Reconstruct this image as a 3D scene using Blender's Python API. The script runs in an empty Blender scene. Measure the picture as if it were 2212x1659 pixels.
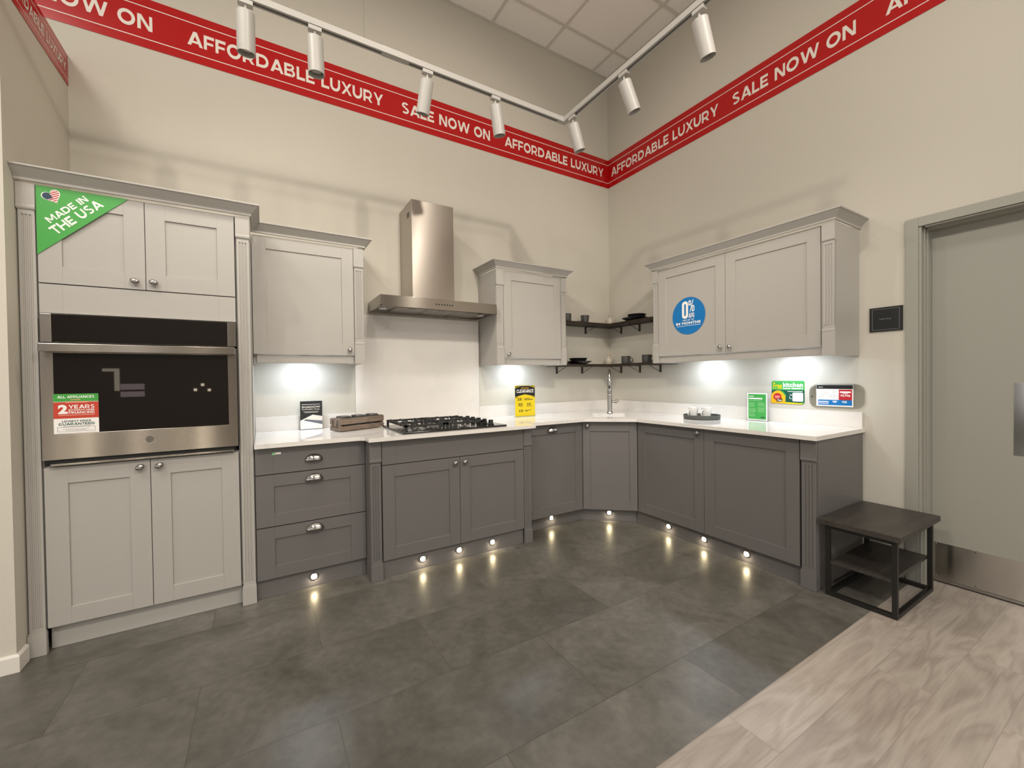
import bpy, bmesh, math, random
from mathutils import Vector, Matrix
from mathutils.geometry import tessellate_polygon
PI = math.pi
C = bpy.context.scene.collection
SC = bpy.context.scene

# ------------------------------------------------------------------ camera
cam_d = bpy.data.cameras.new('camera')
cam = bpy.data.objects.new('camera', cam_d); C.objects.link(cam)
cam_d.sensor_width = 36.0; cam_d.sensor_fit = 'HORIZONTAL'
cam_d.lens = 897.7/2212*36.0
cam_d.clip_start = .05; cam_d.clip_end = 60
def cam_matrix(yaw, pitch, roll, loc):
    f = Vector((math.sin(yaw)*math.cos(pitch), math.cos(yaw)*math.cos(pitch), math.sin(pitch)))
    r = Vector((math.cos(yaw), -math.sin(yaw), 0)); u = r.cross(f)
    c, s = math.cos(roll), math.sin(roll)
    r2, u2 = c*r+s*u, -s*r+c*u
    return Matrix(((r2.x, u2.x, -f.x, loc[0]), (r2.y, u2.y, -f.y, loc[1]), (r2.z, u2.z, -f.z, loc[2]), (0, 0, 0, 1)))
cam.matrix_world = cam_matrix(math.radians(31.0523), math.radians(-.7399), math.radians(-.7451), (-3.3261, -3.4046, 1.2461))
SC.camera = cam

# ------------------------------------------------------------------ world, exposure, large lights
SC.view_settings.view_transform = 'Standard'; SC.view_settings.look = 'None'
SC.view_settings.gamma = 1.0; SC.view_settings.use_curve_mapping = False
SC.view_settings.exposure = 0.0
w = bpy.data.worlds.new('World'); SC.world = w; w.use_nodes = True
w.node_tree.nodes['Background'].inputs[0].default_value = (1.0, .93, .82, 1)
w.node_tree.nodes['Background'].inputs[1].default_value = .15
WARM = (1.0, .90, .77); NEUT = (1.0, .95, .88); COOL = (.76, .87, 1.0)
def area(name, loc, size, power, col, rot=(0, 0, 0), sy=None):
    d = bpy.data.lights.new(name, 'AREA'); d.energy = power; d.color = col; d.size = size
    if sy: d.shape = 'RECTANGLE'; d.size_y = sy
    o = bpy.data.objects.new(name, d); C.objects.link(o); o.location = loc; o.rotation_euler = rot
    return o
# light levels: ceiling panels, shop spotlights on the back wall and on the right wall, track heads, added fill panels, puck lights
P_CEIL, P_SHOPB, P_SHOPR, P_TRACK, P_FILLF, P_FILLL, P_PUCK = 58, 66, 48, 12.5, 88, 64, 2.7
# the shop's ceiling lights, out of the picture behind and beside the camera
for (x, y, p) in ((-5.2, -2.6, .8), (-2.3, -5.2, 1), (-5.2, -5.2, 1), (-2.3, -7.6, 1), (-5.2, -7.6, 1)):
    area('ceiling_panel_light', (x, y, 4.50), .6, p*P_CEIL, NEUT)
# the shop's other spotlights, hung at 3.9 m across the aisle and aimed at this display
def shop_spot(loc, aim, power, ang=74, blend=.5, r=.07, col=WARM):
    d = bpy.data.lights.new('shop_spotlight', 'SPOT'); d.energy = power; d.color = col; d.spot_size = math.radians(ang); d.spot_blend = blend; d.shadow_soft_size = r
    o = bpy.data.objects.new('shop_spotlight', d); C.objects.link(o); o.location = loc
    o.rotation_euler = (Vector(aim)-Vector(loc)).to_track_quat('-Z', 'Y').to_euler()
shop_spot((-2.12, -4.13, 3.88), (-2.2, 0, 1.75), P_SHOPB*2.2)
shop_spot((-3.9, -4.3, 3.88), (-3.9, 0, 1.75), P_SHOPB*.55)
shop_spot((-5.2, -3.9, 3.88), (-3.4, 0, 1.75), P_SHOPB*.6)
shop_spot((-.9, -4.4, 3.88), (-1.2, 0, 1.75), P_SHOPB*.6)
shop_spot((-4.17, -2.31, 3.88), (0, -1.9, 1.75), P_SHOPR*1.9)
shop_spot((-4.3, -4.1, 3.88), (0, -3.0, 1.75), P_SHOPR*.6)
shop_spot((-4.3, -5.6, 3.88), (0, -3.9, 1.75), P_SHOPR*.6)
shop_spot((-3.98, -1.76, 3.86), (-2.75, -.3, 1.5), P_SHOPB*.65, 76, .8, .03)
# unseen fill panels added at the front and far left to lift the room
for x_ in (-8.45, -7.75, -2.6, -1.3): area('front_window_light', (x_, -9.35, 2.0), .95, P_FILLF/4, (1.0, .96, .92), (PI/2, 0, 0), 3.0)
for k in range(4): area('left_window_light', (-8.85, -7.4+1.7*k, 2.0), .95, P_FILLL/4, (1.0, .96, .92), (PI/2, 0, -PI/2), 3.0)

# ------------------------------------------------------------------ materials
def lin(h):
    h = h.lstrip('#'); v = [int(h[i:i+2], 16)/255 for i in (0, 2, 4)]
    return tuple(((c/12.92) if c <= .04045 else ((c+.055)/1.055)**2.4) for c in v)
MATS = {}
def mat(name, col, rough=.5, metal=0.0, spec=.5, bump=None, var=None, emit=None, trans=0, coat=0, scale3=(1, 1, 1)):
    m = bpy.data.materials.new(name); m.use_nodes = True; nt = m.node_tree; b = nt.nodes['Principled BSDF']
    if isinstance(col, str): col = lin(col)
    b.inputs['Base Color'].default_value = (*col, 1); b.inputs['Roughness'].default_value = rough
    b.inputs['Metallic'].default_value = metal; b.inputs['Specular IOR Level'].default_value = spec
    b.inputs['Coat Weight'].default_value = coat
    if trans: b.inputs['Transmission Weight'].default_value = trans; b.inputs['IOR'].default_value = 1.06
    tc = nt.nodes.new('ShaderNodeTexCoord'); mp = nt.nodes.new('ShaderNodeMapping')
    mp.inputs['Scale'].default_value = scale3
    nt.links.new(tc.outputs['Object'], mp.inputs['Vector'])
    if bump or var:
        n = nt.nodes.new('ShaderNodeTexNoise'); n.inputs['Detail'].default_value = 4
        n.inputs['Scale'].default_value = (bump or var)[0]
        nt.links.new(mp.outputs[0], n.inputs['Vector'])
        if bump:
            bp = nt.nodes.new('ShaderNodeBump'); bp.inputs['Strength'].default_value = bump[1]; bp.inputs['Distance'].default_value = .002
            nt.links.new(n.outputs['Fac'], bp.inputs['Height']); nt.links.new(bp.outputs[0], b.inputs['Normal'])
        if var:
            r = nt.nodes.new('ShaderNodeValToRGB'); a = var[1]
            r.color_ramp.elements[0].position = .3; r.color_ramp.elements[1].position = .7
            r.color_ramp.elements[0].color = (*[c*(1-a) for c in col], 1); r.color_ramp.elements[1].color = (*[min(1, c*(1+a)) for c in col], 1)
            nt.links.new(n.outputs['Fac'], r.inputs[0]); nt.links.new(r.outputs[0], b.inputs['Base Color'])
    if emit:
        b.inputs['Emission Color'].default_value = (*emit[0], 1); b.inputs['Emission Strength'].default_value = emit[1]
    MATS[name] = m
    return m
M = MATS
mat('wall_paint', (.555, .525, .455), .75, bump=(160, .12))
mat('partition_paint', (.60, .565, .49), .75, bump=(160, .12))
mat('shop_far_paint', (.16, .15, .13), .8)
mat('ceiling_tile', (.92, .90, .86), .9, bump=(90, .35))
mat('grid_white', (.66, .63, .58), .6)
mat('light_cabinet', (.40, .383, .355), .42, bump=(60, .06), scale3=(1, 1, .06))
mat('grey_cabinet', (.138, .130, .126), .42, bump=(60, .06), scale3=(1, 1, .06))
mat('carcass_dark', (.03, .03, .03), .7)
mat('plaster_white', (.74, .70, .64), .5)
mat('door_paint', (.31, .305, .265), .45, bump=(200, .05))
mat('gasket_black', (.01, .01, .01), .6)
mat('nickel', (.40, .385, .365), .2, 1.0)
mat('chrome', (.70, .70, .69), .12, 1.0)
mat('dark_chrome', (.30, .29, .27), .2, 1.0)
mat('black_glass', (.010, .008, .007), .015, 0, .6)
mat('emblem_grey', (.20, .185, .165), .45, 1.0)
mat('black_enamel', (.012, .012, .012), .12, 0, .5)
mat('cast_iron', (.015, .015, .015), .5)
mat('white_ceramic', (.80, .80, .77), .15)
mat('cream_ceramic', (.52, .46, .38), .35, var=(60, .18))
mat('black_ceramic', (.012, .012, .013), .35)
mat('charcoal_ceramic', (.060, .060, .056), .45)
mat('tray_grey', (.075, .078, .072), .5)
mat('track_white', (.44, .425, .40), .4)
mat('slot_dark', (.10, .095, .085), .6)
mat('lens_grey', (.35, .34, .32), .15, 0.6)
mat('black_steel', (.010, .009, .008), .45)
mat('steel_bracket', (.075, .07, .062), .5, .6)

mat('red_vinyl', (.43, .004, .005), .22, spec=.5)
mat('white_print', (.78, .73, .66), .5)
mat('pure_white_print', (.85, .83, .80), .5)
mat('green_print', (.045, .33, .045), .4)
mat('dark_green_print', (.005, .075, .048), .4)
mat('mid_green_print', (.05, .36, .07), .4)
mat('pale_green_print', (.25, .55, .25), .5)
mat('blue_print', (.0, .16, .46), .4)
mat('red_print', (.52, .045, .02), .45)
mat('crimson_print', (.46, .012, .02), .45)
mat('black_print', (.008, .009, .009), .4)
mat('yellow_print', (.72, .56, .005), .4)
mat('gold_print', (.80, .42, .01), .4)
mat('grey_print', (.22, .22, .24), .5)
mat('slate_print', (.14, .15, .18), .5)
mat('navy_print', (.008, .035, .075), .5)
mat('pink_print', (.75, .30, .22), .5)
mat('plinth_glow', (.9, .8, .6), .4, emit=((1.0, .86, .52), 34))
mat('puck_glow', (.9, .9, .9), .4, emit=((.85, .93, 1.0), 14))
mat('hood_lamp', (.8, .8, .8), .3)
mat('window_glow', (.5, .5, .5), .5, emit=((1.0, .74, .80), 1.3))
mat('doorway_glow', (.5, .5, .5), .5, emit=((1.0, .86, .62), 2.2))
mat('strip_glow', (.5, .5, .5), .5, emit=((1.0, .88, .70), 30))  # for the added strips that streak the oven steel
mat('downlight_glow', (.5, .5, .5), .5, emit=((1.0, .86, .62), 9))

def nodes_of(name, rough=.4, metal=0.0):
    m = bpy.data.materials.new(name); m.use_nodes = True; MATS[name] = m
    nt = m.node_tree; b = nt.nodes['Principled BSDF']; b.inputs['Roughness'].default_value = rough; b.inputs['Metallic'].default_value = metal
    tc = nt.nodes.new('ShaderNodeTexCoord')
    return m, nt, b, tc
def N(nt, t, **kw):
    n = nt.nodes.new(t)
    for k, v in kw.items(): setattr(n, k, v)
    return n
def ramp(nt, stops):
    r = nt.nodes.new('ShaderNodeValToRGB'); cr = r.color_ramp
    while len(cr.elements) < len(stops): cr.elements.new(.5)
    for e, (p, c) in zip(cr.elements, stops): e.position = p; e.color = (*c, 1)
    return r
# clear acrylic sheet: see-through with a thin gloss
m, nt, b, tc = nodes_of('acrylic', .04)
tr_ = N(nt, 'ShaderNodeBsdfTransparent'); tr_.inputs[0].default_value = (.95, .96, .955, 1)
gl_ = N(nt, 'ShaderNodeBsdfGlossy'); gl_.inputs['Roughness'].default_value = .05
fz_ = N(nt, 'ShaderNodeFresnel'); fz_.inputs[0].default_value = 1.35
mx_ = N(nt, 'ShaderNodeMixShader'); nt.links.new(fz_.outputs[0], mx_.inputs[0]); nt.links.new(tr_.outputs[0], mx_.inputs[1]); nt.links.new(gl_.outputs[0], mx_.inputs[2])
nt.links.new(mx_.outputs[0], nt.nodes['Material Output'].inputs[0])
# brushed stainless: fine grain along one direction
def brushed(name, col=(.38, .35, .315), rough=.19):
    m, nt, b, tc = nodes_of(name, rough, 1.0)
    b.inputs['Base Color'].default_value = (*col, 1)
    tg = N(nt, 'ShaderNodeTangent'); tg.direction_type = 'RADIAL'; tg.axis = 'Z'
    nt.links.new(tg.outputs[0], b.inputs['Tangent'])
    b.inputs['Anisotropic'].default_value = .95; b.inputs['Anisotropic Rotation'].default_value = .25
    mp = N(nt, 'ShaderNodeMapping'); mp.inputs['Scale'].default_value = (3, 3, 260)
    nz = N(nt, 'ShaderNodeTexNoise'); nz.inputs['Scale'].default_value = 1; nz.inputs['Detail'].default_value = 2
    nt.links.new(tc.outputs['Object'], mp.inputs[0]); nt.links.new(mp.outputs[0], nz.inputs[0])
    rr = N(nt, 'ShaderNodeMapRange'); rr.inputs[3].default_value = rough-.015; rr.inputs[4].default_value = rough+.015
    nt.links.new(nz.outputs['Fac'], rr.inputs[0]); nt.links.new(rr.outputs[0], b.inputs['Roughness'])
brushed('steel_horizontal')
brushed('steel_vertical', (.46, .42, .38), .30)
brushed('kick_steel', (.50, .48, .44), .24)
# white quartz with thin grey veins
m, nt, b, tc = nodes_of('quartz', .055)
nz = N(nt, 'ShaderNodeTexNoise'); nz.inputs['Scale'].default_value = 1.6; nz.inputs['Detail'].default_value = 8; nz.inputs['Distortion'].default_value = 1.2
nt.links.new(tc.outputs['Object'], nz.inputs[0])
r = ramp(nt, [(0, (.69, .67, .64)), (.487, (.69, .67, .64)), (.5, (.60, .575, .54)), (.513, (.69, .67, .64)), (1, (.69, .67, .64))])
nz2 = N(nt, 'ShaderNodeTexNoise'); nz2.inputs['Scale'].default_value = 2.3
nt.links.new(tc.outputs['Object'], nz2.inputs[0])
r2 = ramp(nt, [(.50, (0, 0, 0)), (.66, (1, 1, 1))]); nt.links.new(nz2.outputs['Fac'], r2.inputs[0])
mx = N(nt, 'ShaderNodeMix', data_type='RGBA'); mx.inputs[6].default_value = (.74, .71, .67, 1)
nt.links.new(r2.outputs[0], mx.inputs[0]); nt.links.new(nz.outputs['Fac'], r.inputs[0]); nt.links.new(r.outputs[0], mx.inputs[7])
nt.links.new(mx.outputs[2], b.inputs['Base Color'])
# stone-look floor tiles in half bond
m, nt, b, tc = nodes_of('stone_tile', .34)
L = nt.links.new
mp = N(nt, 'ShaderNodeMapping'); mp.inputs['Location'].default_value = (3.567-.005+.455, 1.290+.465, 0)
L(tc.outputs['Object'], mp.inputs[0])
br = N(nt, 'ShaderNodeTexBrick'); br.offset = .5; br.offset_frequency = 2; br.squash = 1
br.inputs['Scale'].default_value = 1; br.inputs['Brick Width'].default_value = .91; br.inputs['Row Height'].default_value = .465
br.inputs['Mortar Size'].default_value = .0016; br.inputs['Mortar Smooth'].default_value = 0
br.inputs['Color1'].default_value = (0, 0, 0, 1); br.inputs['Color2'].default_value = (1, 1, 1, 1); br.inputs['Mortar'].default_value = (.5, .5, .5, 1)
L(mp.outputs[0], br.inputs[0])
n1 = N(nt, 'ShaderNodeTexNoise'); n1.inputs['Scale'].default_value = 2.6; n1.inputs['Detail'].default_value = 9; n1.inputs['Roughness'].default_value = .66; n1.inputs['Distortion'].default_value = .5
off = N(nt, 'ShaderNodeVectorMath', operation='MULTIPLY_ADD'); off.inputs[1].default_value = (7, 5, 3)
L(br.outputs['Color'], off.inputs[0]); L(tc.outputs['Object'], off.inputs[2]); L(off.outputs[0], n1.inputs[0])
r = ramp(nt, [(.28, (.072, .066, .054)), (.50, (.116, .109, .094)), (.72, (.164, .155, .138))]); L(n1.outputs['Fac'], r.inputs[0])
n3 = N(nt, 'ShaderNodeTexNoise'); n3.inputs['Scale'].default_value = 26; n3.inputs['Detail'].default_value = 6; L(off.outputs[0], n3.inputs[0])
r3 = ramp(nt, [(.35, (.88, .88, .88)), (.65, (1.10, 1.10, 1.10))]); L(n3.outputs['Fac'], r3.inputs[0])
mm = N(nt, 'ShaderNodeMix', data_type='RGBA', blend_type='MULTIPLY'); mm.inputs[0].default_value = 1; L(r.outputs[0], mm.inputs[6]); L(r3.outputs[0], mm.inputs[7])
tv = ramp(nt, [(0, (.87, .87, .87)), (1, (1.13, 1.13, 1.13))]); L(br.outputs['Color'], tv.inputs[0])
m2 = N(nt, 'ShaderNodeMix', data_type='RGBA', blend_type='MULTIPLY'); m2.inputs[0].default_value = 1; L(mm.outputs[2], m2.inputs[6]); L(tv.outputs[0], m2.inputs[7])
m3 = N(nt, 'ShaderNodeMix', data_type='RGBA'); L(br.outputs['Fac'], m3.inputs[0]); L(m2.outputs[2], m3.inputs[6]); m3.inputs[7].default_value = (.07, .064, .054, 1)
L(m3.outputs[2], b.inputs['Base Color'])
rr = N(nt, 'ShaderNodeMapRange'); rr.inputs[3].default_value = .27; rr.inputs[4].default_value = .40; L(n1.outputs['Fac'], rr.inputs[0]); L(rr.outputs[0], b.inputs['Roughness'])
bp = N(nt, 'ShaderNodeBump'); bp.inputs['Strength'].default_value = .04; bp.inputs['Distance'].default_value = .002; L(n3.outputs['Fac'], bp.inputs['Height']); L(bp.outputs[0], b.inputs['Normal'])
# wood-look planks
def wood(name, cols, width, length, loc, rough, stretch, rscale=1.0, mortar=.0008, mcol=(.24, .205, .17)):
    m, nt, b, tc = nodes_of(name, rough); L = nt.links.new
    mp = N(nt, 'ShaderNodeMapping'); mp.inputs['Location'].default_value = loc
    L(tc.outputs['Object'], mp.inputs[0])
    br = N(nt, 'ShaderNodeTexBrick'); br.offset = .37; br.offset_frequency = 2
    br.inputs['Scale'].default_value = 1; br.inputs['Brick Width'].default_value = length; br.inputs['Row Height'].default_value = width
    br.inputs['Mortar Size'].default_value = mortar
    br.inputs['Color1'].default_value = (0, 0, 0, 1); br.inputs['Color2'].default_value = (1, 1, 1, 1)
    L(mp.outputs[0], br.inputs[0])
    off = N(nt, 'ShaderNodeVectorMath', operation='MULTIPLY_ADD'); off.inputs[1].default_value = (9, 4, 6)
    L(br.outputs['Color'], off.inputs[0]); L(tc.outputs['Object'], off.inputs[2])
    ms = N(nt, 'ShaderNodeMapping'); ms.inputs['Scale'].default_value = stretch; L(off.outputs[0], ms.inputs[0])
    n1 = N(nt, 'ShaderNodeTexNoise'); n1.inputs['Scale'].default_value = 2.2*rscale; n1.inputs['Detail'].default_value = 2; n1.inputs['Distortion'].default_value = .6; L(ms.outputs[0], n1.inputs[0])
    mul = N(nt, 'ShaderNodeMath', operation='MULTIPLY'); mul.inputs[1].default_value = 9; L(n1.outputs['Fac'], mul.inputs[0])
    fr = N(nt, 'ShaderNodeMath', operation='PINGPONG'); fr.inputs[1].default_value = 1; L(mul.outputs[0], fr.inputs[0])
    n2 = N(nt, 'ShaderNodeTexNoise'); n2.inputs['Scale'].default_value = 1.3; n2.inputs['Detail'].default_value = 8; L(ms.outputs[0], n2.inputs[0])
    ms2 = N(nt, 'ShaderNodeMapping'); ms2.inputs['Scale'].default_value = (stretch[0]*4, stretch[1]*14, stretch[2]*8); L(off.outputs[0], ms2.inputs[0])
    n4 = N(nt, 'ShaderNodeTexNoise'); n4.inputs['Scale'].default_value = 2.0; n4.inputs['Detail'].default_value = 5; L(ms2.outputs[0], n4.inputs[0])
    a = N(nt, 'ShaderNodeMath', operation='MULTIPLY_ADD'); a.inputs[1].default_value = .28; L(fr.outputs[0], a.inputs[0])
    bb = N(nt, 'ShaderNodeMath', operation='MULTIPLY_ADD'); bb.inputs[1].default_value = .75; L(n2.outputs['Fac'], bb.inputs[0])
    cc = N(nt, 'ShaderNodeMath', operation='MULTIPLY'); cc.inputs[1].default_value = .35; L(n4.outputs['Fac'], cc.inputs[0])
    L(cc.outputs[0], bb.inputs[2]); L(bb.outputs[0], a.inputs[2])
    r = ramp(nt, [(.35, cols[0]), (.68, cols[1]), (1.0, cols[2])]); L(a.outputs[0], r.inputs[0])
    tv = ramp(nt, [(0, (.90, .90, .90)), (1, (1.07, 1.07, 1.07))]); L(br.outputs['Color'], tv.inputs[0])
    m2 = N(nt, 'ShaderNodeMix', data_type='RGBA', blend_type='MULTIPLY'); m2.inputs[0].default_value = 1; L(r.outputs[0], m2.inputs[6]); L(tv.outputs[0], m2.inputs[7])
    m3 = N(nt, 'ShaderNodeMix', data_type='RGBA'); L(br.outputs['Fac'], m3.inputs[0]); L(m2.outputs[2], m3.inputs[6]); m3.inputs[7].default_value = (*mcol, 1)
    L(m3.outputs[2], b.inputs['Base Color'])
    bp = N(nt, 'ShaderNodeBump'); bp.inputs['Strength'].default_value = .08; bp.inputs['Distance'].default_value = .002; L(n4.outputs['Fac'], bp.inputs['Height']); L(bp.outputs[0], b.inputs['Normal'])
wood('oak_plank', ((.27, .225, .19), (.385, .335, .29), (.47, .42, .37)), .1795, 1.22, (1.885, 2.514+.1795*10, 0), .40, (.9, 5, 1))
wood('dark_table_wood', ((.028, .024, .020), (.042, .036, .031), (.062, .054, .047)), 9, 9, (4, 4, 4), .42, (1.5, 14, 14), mortar=0)
wood('walnut_shelf', ((.010, .006, .004), (.022, .013, .008), (.045, .028, .018)), 9, 9, (4, 4, 4), .5, (2, 12, 12), mortar=0)
wood('crate_wood', ((.11, .075, .055), (.19, .14, .105), (.28, .215, .165)), 9, 9, (4, 4, 4), .65, (3, 22, 22), mortar=0)

# ------------------------------------------------------------------ mesh tools
class MB:
    def __init__(s): s.v = []; s.f = []; s.words = []
    def add(s, vs, fs):
        o = len(s.v); s.v += [tuple(v) for v in vs]; s.f += [tuple(i+o for i in f) for f in fs]; return s
    def box(s, x0, x1, y0, y1, z0, z1):
        if x0 > x1: x0, x1 = x1, x0
        if y0 > y1: y0, y1 = y1, y0
        if z0 > z1: z0, z1 = z1, z0
        return s.add([(x0, y0, z0), (x1, y0, z0), (x1, y1, z0), (x0, y1, z0), (x0, y0, z1), (x1, y0, z1), (x1, y1, z1), (x0, y1, z1)],
                     [(3, 2, 1, 0), (4, 5, 6, 7), (0, 1, 5, 4), (1, 2, 6, 5), (2, 3, 7, 6), (3, 0, 4, 7)])
    def prism(s, pts, f0, f1):
        """pts: 2D outline; f0/f1 turn a 2D point into the two 3D ends"""
        n = len(pts); a = [f0(p) for p in pts]; b = [f1(p) for p in pts]
        return s.add(a+b, [tuple(range(n-1, -1, -1)), tuple(range(n, 2*n))]+[(i, (i+1) % n, n+(i+1) % n, n+i) for i in range(n)])
    def prism_z(s, pts, z0, z1): return s.prism(pts, lambda p: (p[0], p[1], z0), lambda p: (p[0], p[1], z1))
    def plate(s, pts, y, t=.0006):
        """flat printed shape on a plane facing -y; pts in (x, z)"""
        return s.prism(pts, lambda p: (p[0], y-t, p[1]), lambda p: (p[0], y, p[1]))
    def lathe(s, prof, seg=32, c=(0, 0, 0), M=None, wob=None):
        o = len(s.v); c = Vector(c); n = len(prof)
        for i in range(seg):
            a = 2*PI*i/seg
            for (r, z) in prof:
                rr = r*(wob(a, z) if wob else 1)
                p = Vector((rr*math.cos(a), rr*math.sin(a), z))
                s.v.append(tuple((M @ p if M else p)+c))
        for i in range(seg):
            j = (i+1) % seg
            for k in range(n-1):
                if prof[k][0] < 1e-7: s.f.append((o+i*n+k, o+j*n+k+1, o+i*n+k+1)) if prof[k+1][0] > 1e-7 else None
                elif prof[k+1][0] < 1e-7: s.f.append((o+i*n+k, o+j*n+k, o+i*n+k+1))
                else: s.f.append((o+i*n+k, o+j*n+k, o+j*n+k+1, o+i*n+k+1))
        return s
    def tube(s, pts, r, seg=10, cap=True):
        pts = [Vector(p) for p in pts]; n = len(pts); o = len(s.v)
        rs = r if isinstance(r, (list, tuple)) else [r]*n
        up = None
        for i, p in enumerate(pts):
            t = ((pts[i+1]-p) if i == 0 else (p-pts[i-1]) if i == n-1 else (pts[i+1]-pts[i-1])).normalized()
            if up is None:
                up = Vector((0, 0, 1)) if abs(t.z) < .9 else Vector((1, 0, 0))
            a = (up-t*up.dot(t)).normalized(); b = t.cross(a); up = a
            for k in range(seg):
                q = 2*PI*k/seg; s.v.append(tuple(p+rs[i]*(math.cos(q)*a+math.sin(q)*b)))
        for i in range(n-1):
            for k in range(seg):
                k2 = (k+1) % seg; s.f.append((o+i*seg+k, o+i*seg+k2, o+(i+1)*seg+k2, o+(i+1)*seg+k))
        if cap:
            s.f.append(tuple(o+k for k in range(seg-1, -1, -1))); s.f.append(tuple(o+(n-1)*seg+k for k in range(seg)))
        return s
    def sweep(s, path, prof):
        """path: plan polyline walked with the outside on its right; prof: (out, z) closed outline"""
        path = [Vector(p) for p in path]; n = len(path); m = len(prof); o = len(s.v)
        for i, p in enumerate(path):
            d1 = (path[i]-path[i-1]).normalized() if i else None
            d2 = (path[i+1]-path[i]).normalized() if i < n-1 else None
            nr = lambda d: Vector((d.y, -d.x))
            if d1 is None: off = nr(d2)
            elif d2 is None: off = nr(d1)
            else:
                k = (nr(d1)+nr(d2)); off = k/(k.dot(nr(d1)))
            for (u, z) in prof: s.v.append((p.x+off.x*u, p.y+off.y*u, z))
        for i in range(n-1):
            for k in range(m):
                k2 = (k+1) % m; s.f.append((o+i*m+k, o+(i+1)*m+k, o+(i+1)*m+k2, o+i*m+k2))
        s.f.append(tuple(o+k for k in range(m-1, -1, -1))); s.f.append(tuple(o+(n-1)*m+k for k in range(m)))
        return s
    def text(s, string, x0, x1, z0, z1, y, bold=.0, shear=0, U=None, V=None, O=None):
        if bold >= .02 and all(c == ' ' or c in CAPS for c in string):
            vs, fs, ws = caps_glyphs(string)
        else:
            vs, fs = glyphs(string, bold, shear); ws = [(0, len(vs), 0, len(fs))]
        if shear and vs and bold >= .02: vs = [(v[0]+(v[1]-.5)*shear*.12, *v[1:]) for v in vs]
        s.words += [(len(s.v)+a, b, len(s.f)+c, d) for a, b, c, d in ws]
        if O is None: return s.add([(x0+v[0]*(x1-x0), y-(v[2] if len(v) > 2 else 0), z0+v[1]*(z1-z0)) for v in vs], fs)
        O, U, V = Vector(O), Vector(U), Vector(V)
        return s.add([tuple(O+v[0]*U+v[1]*V+Vector((0, -(v[2] if len(v) > 2 else 0), 0))) for v in vs], fs)
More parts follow.
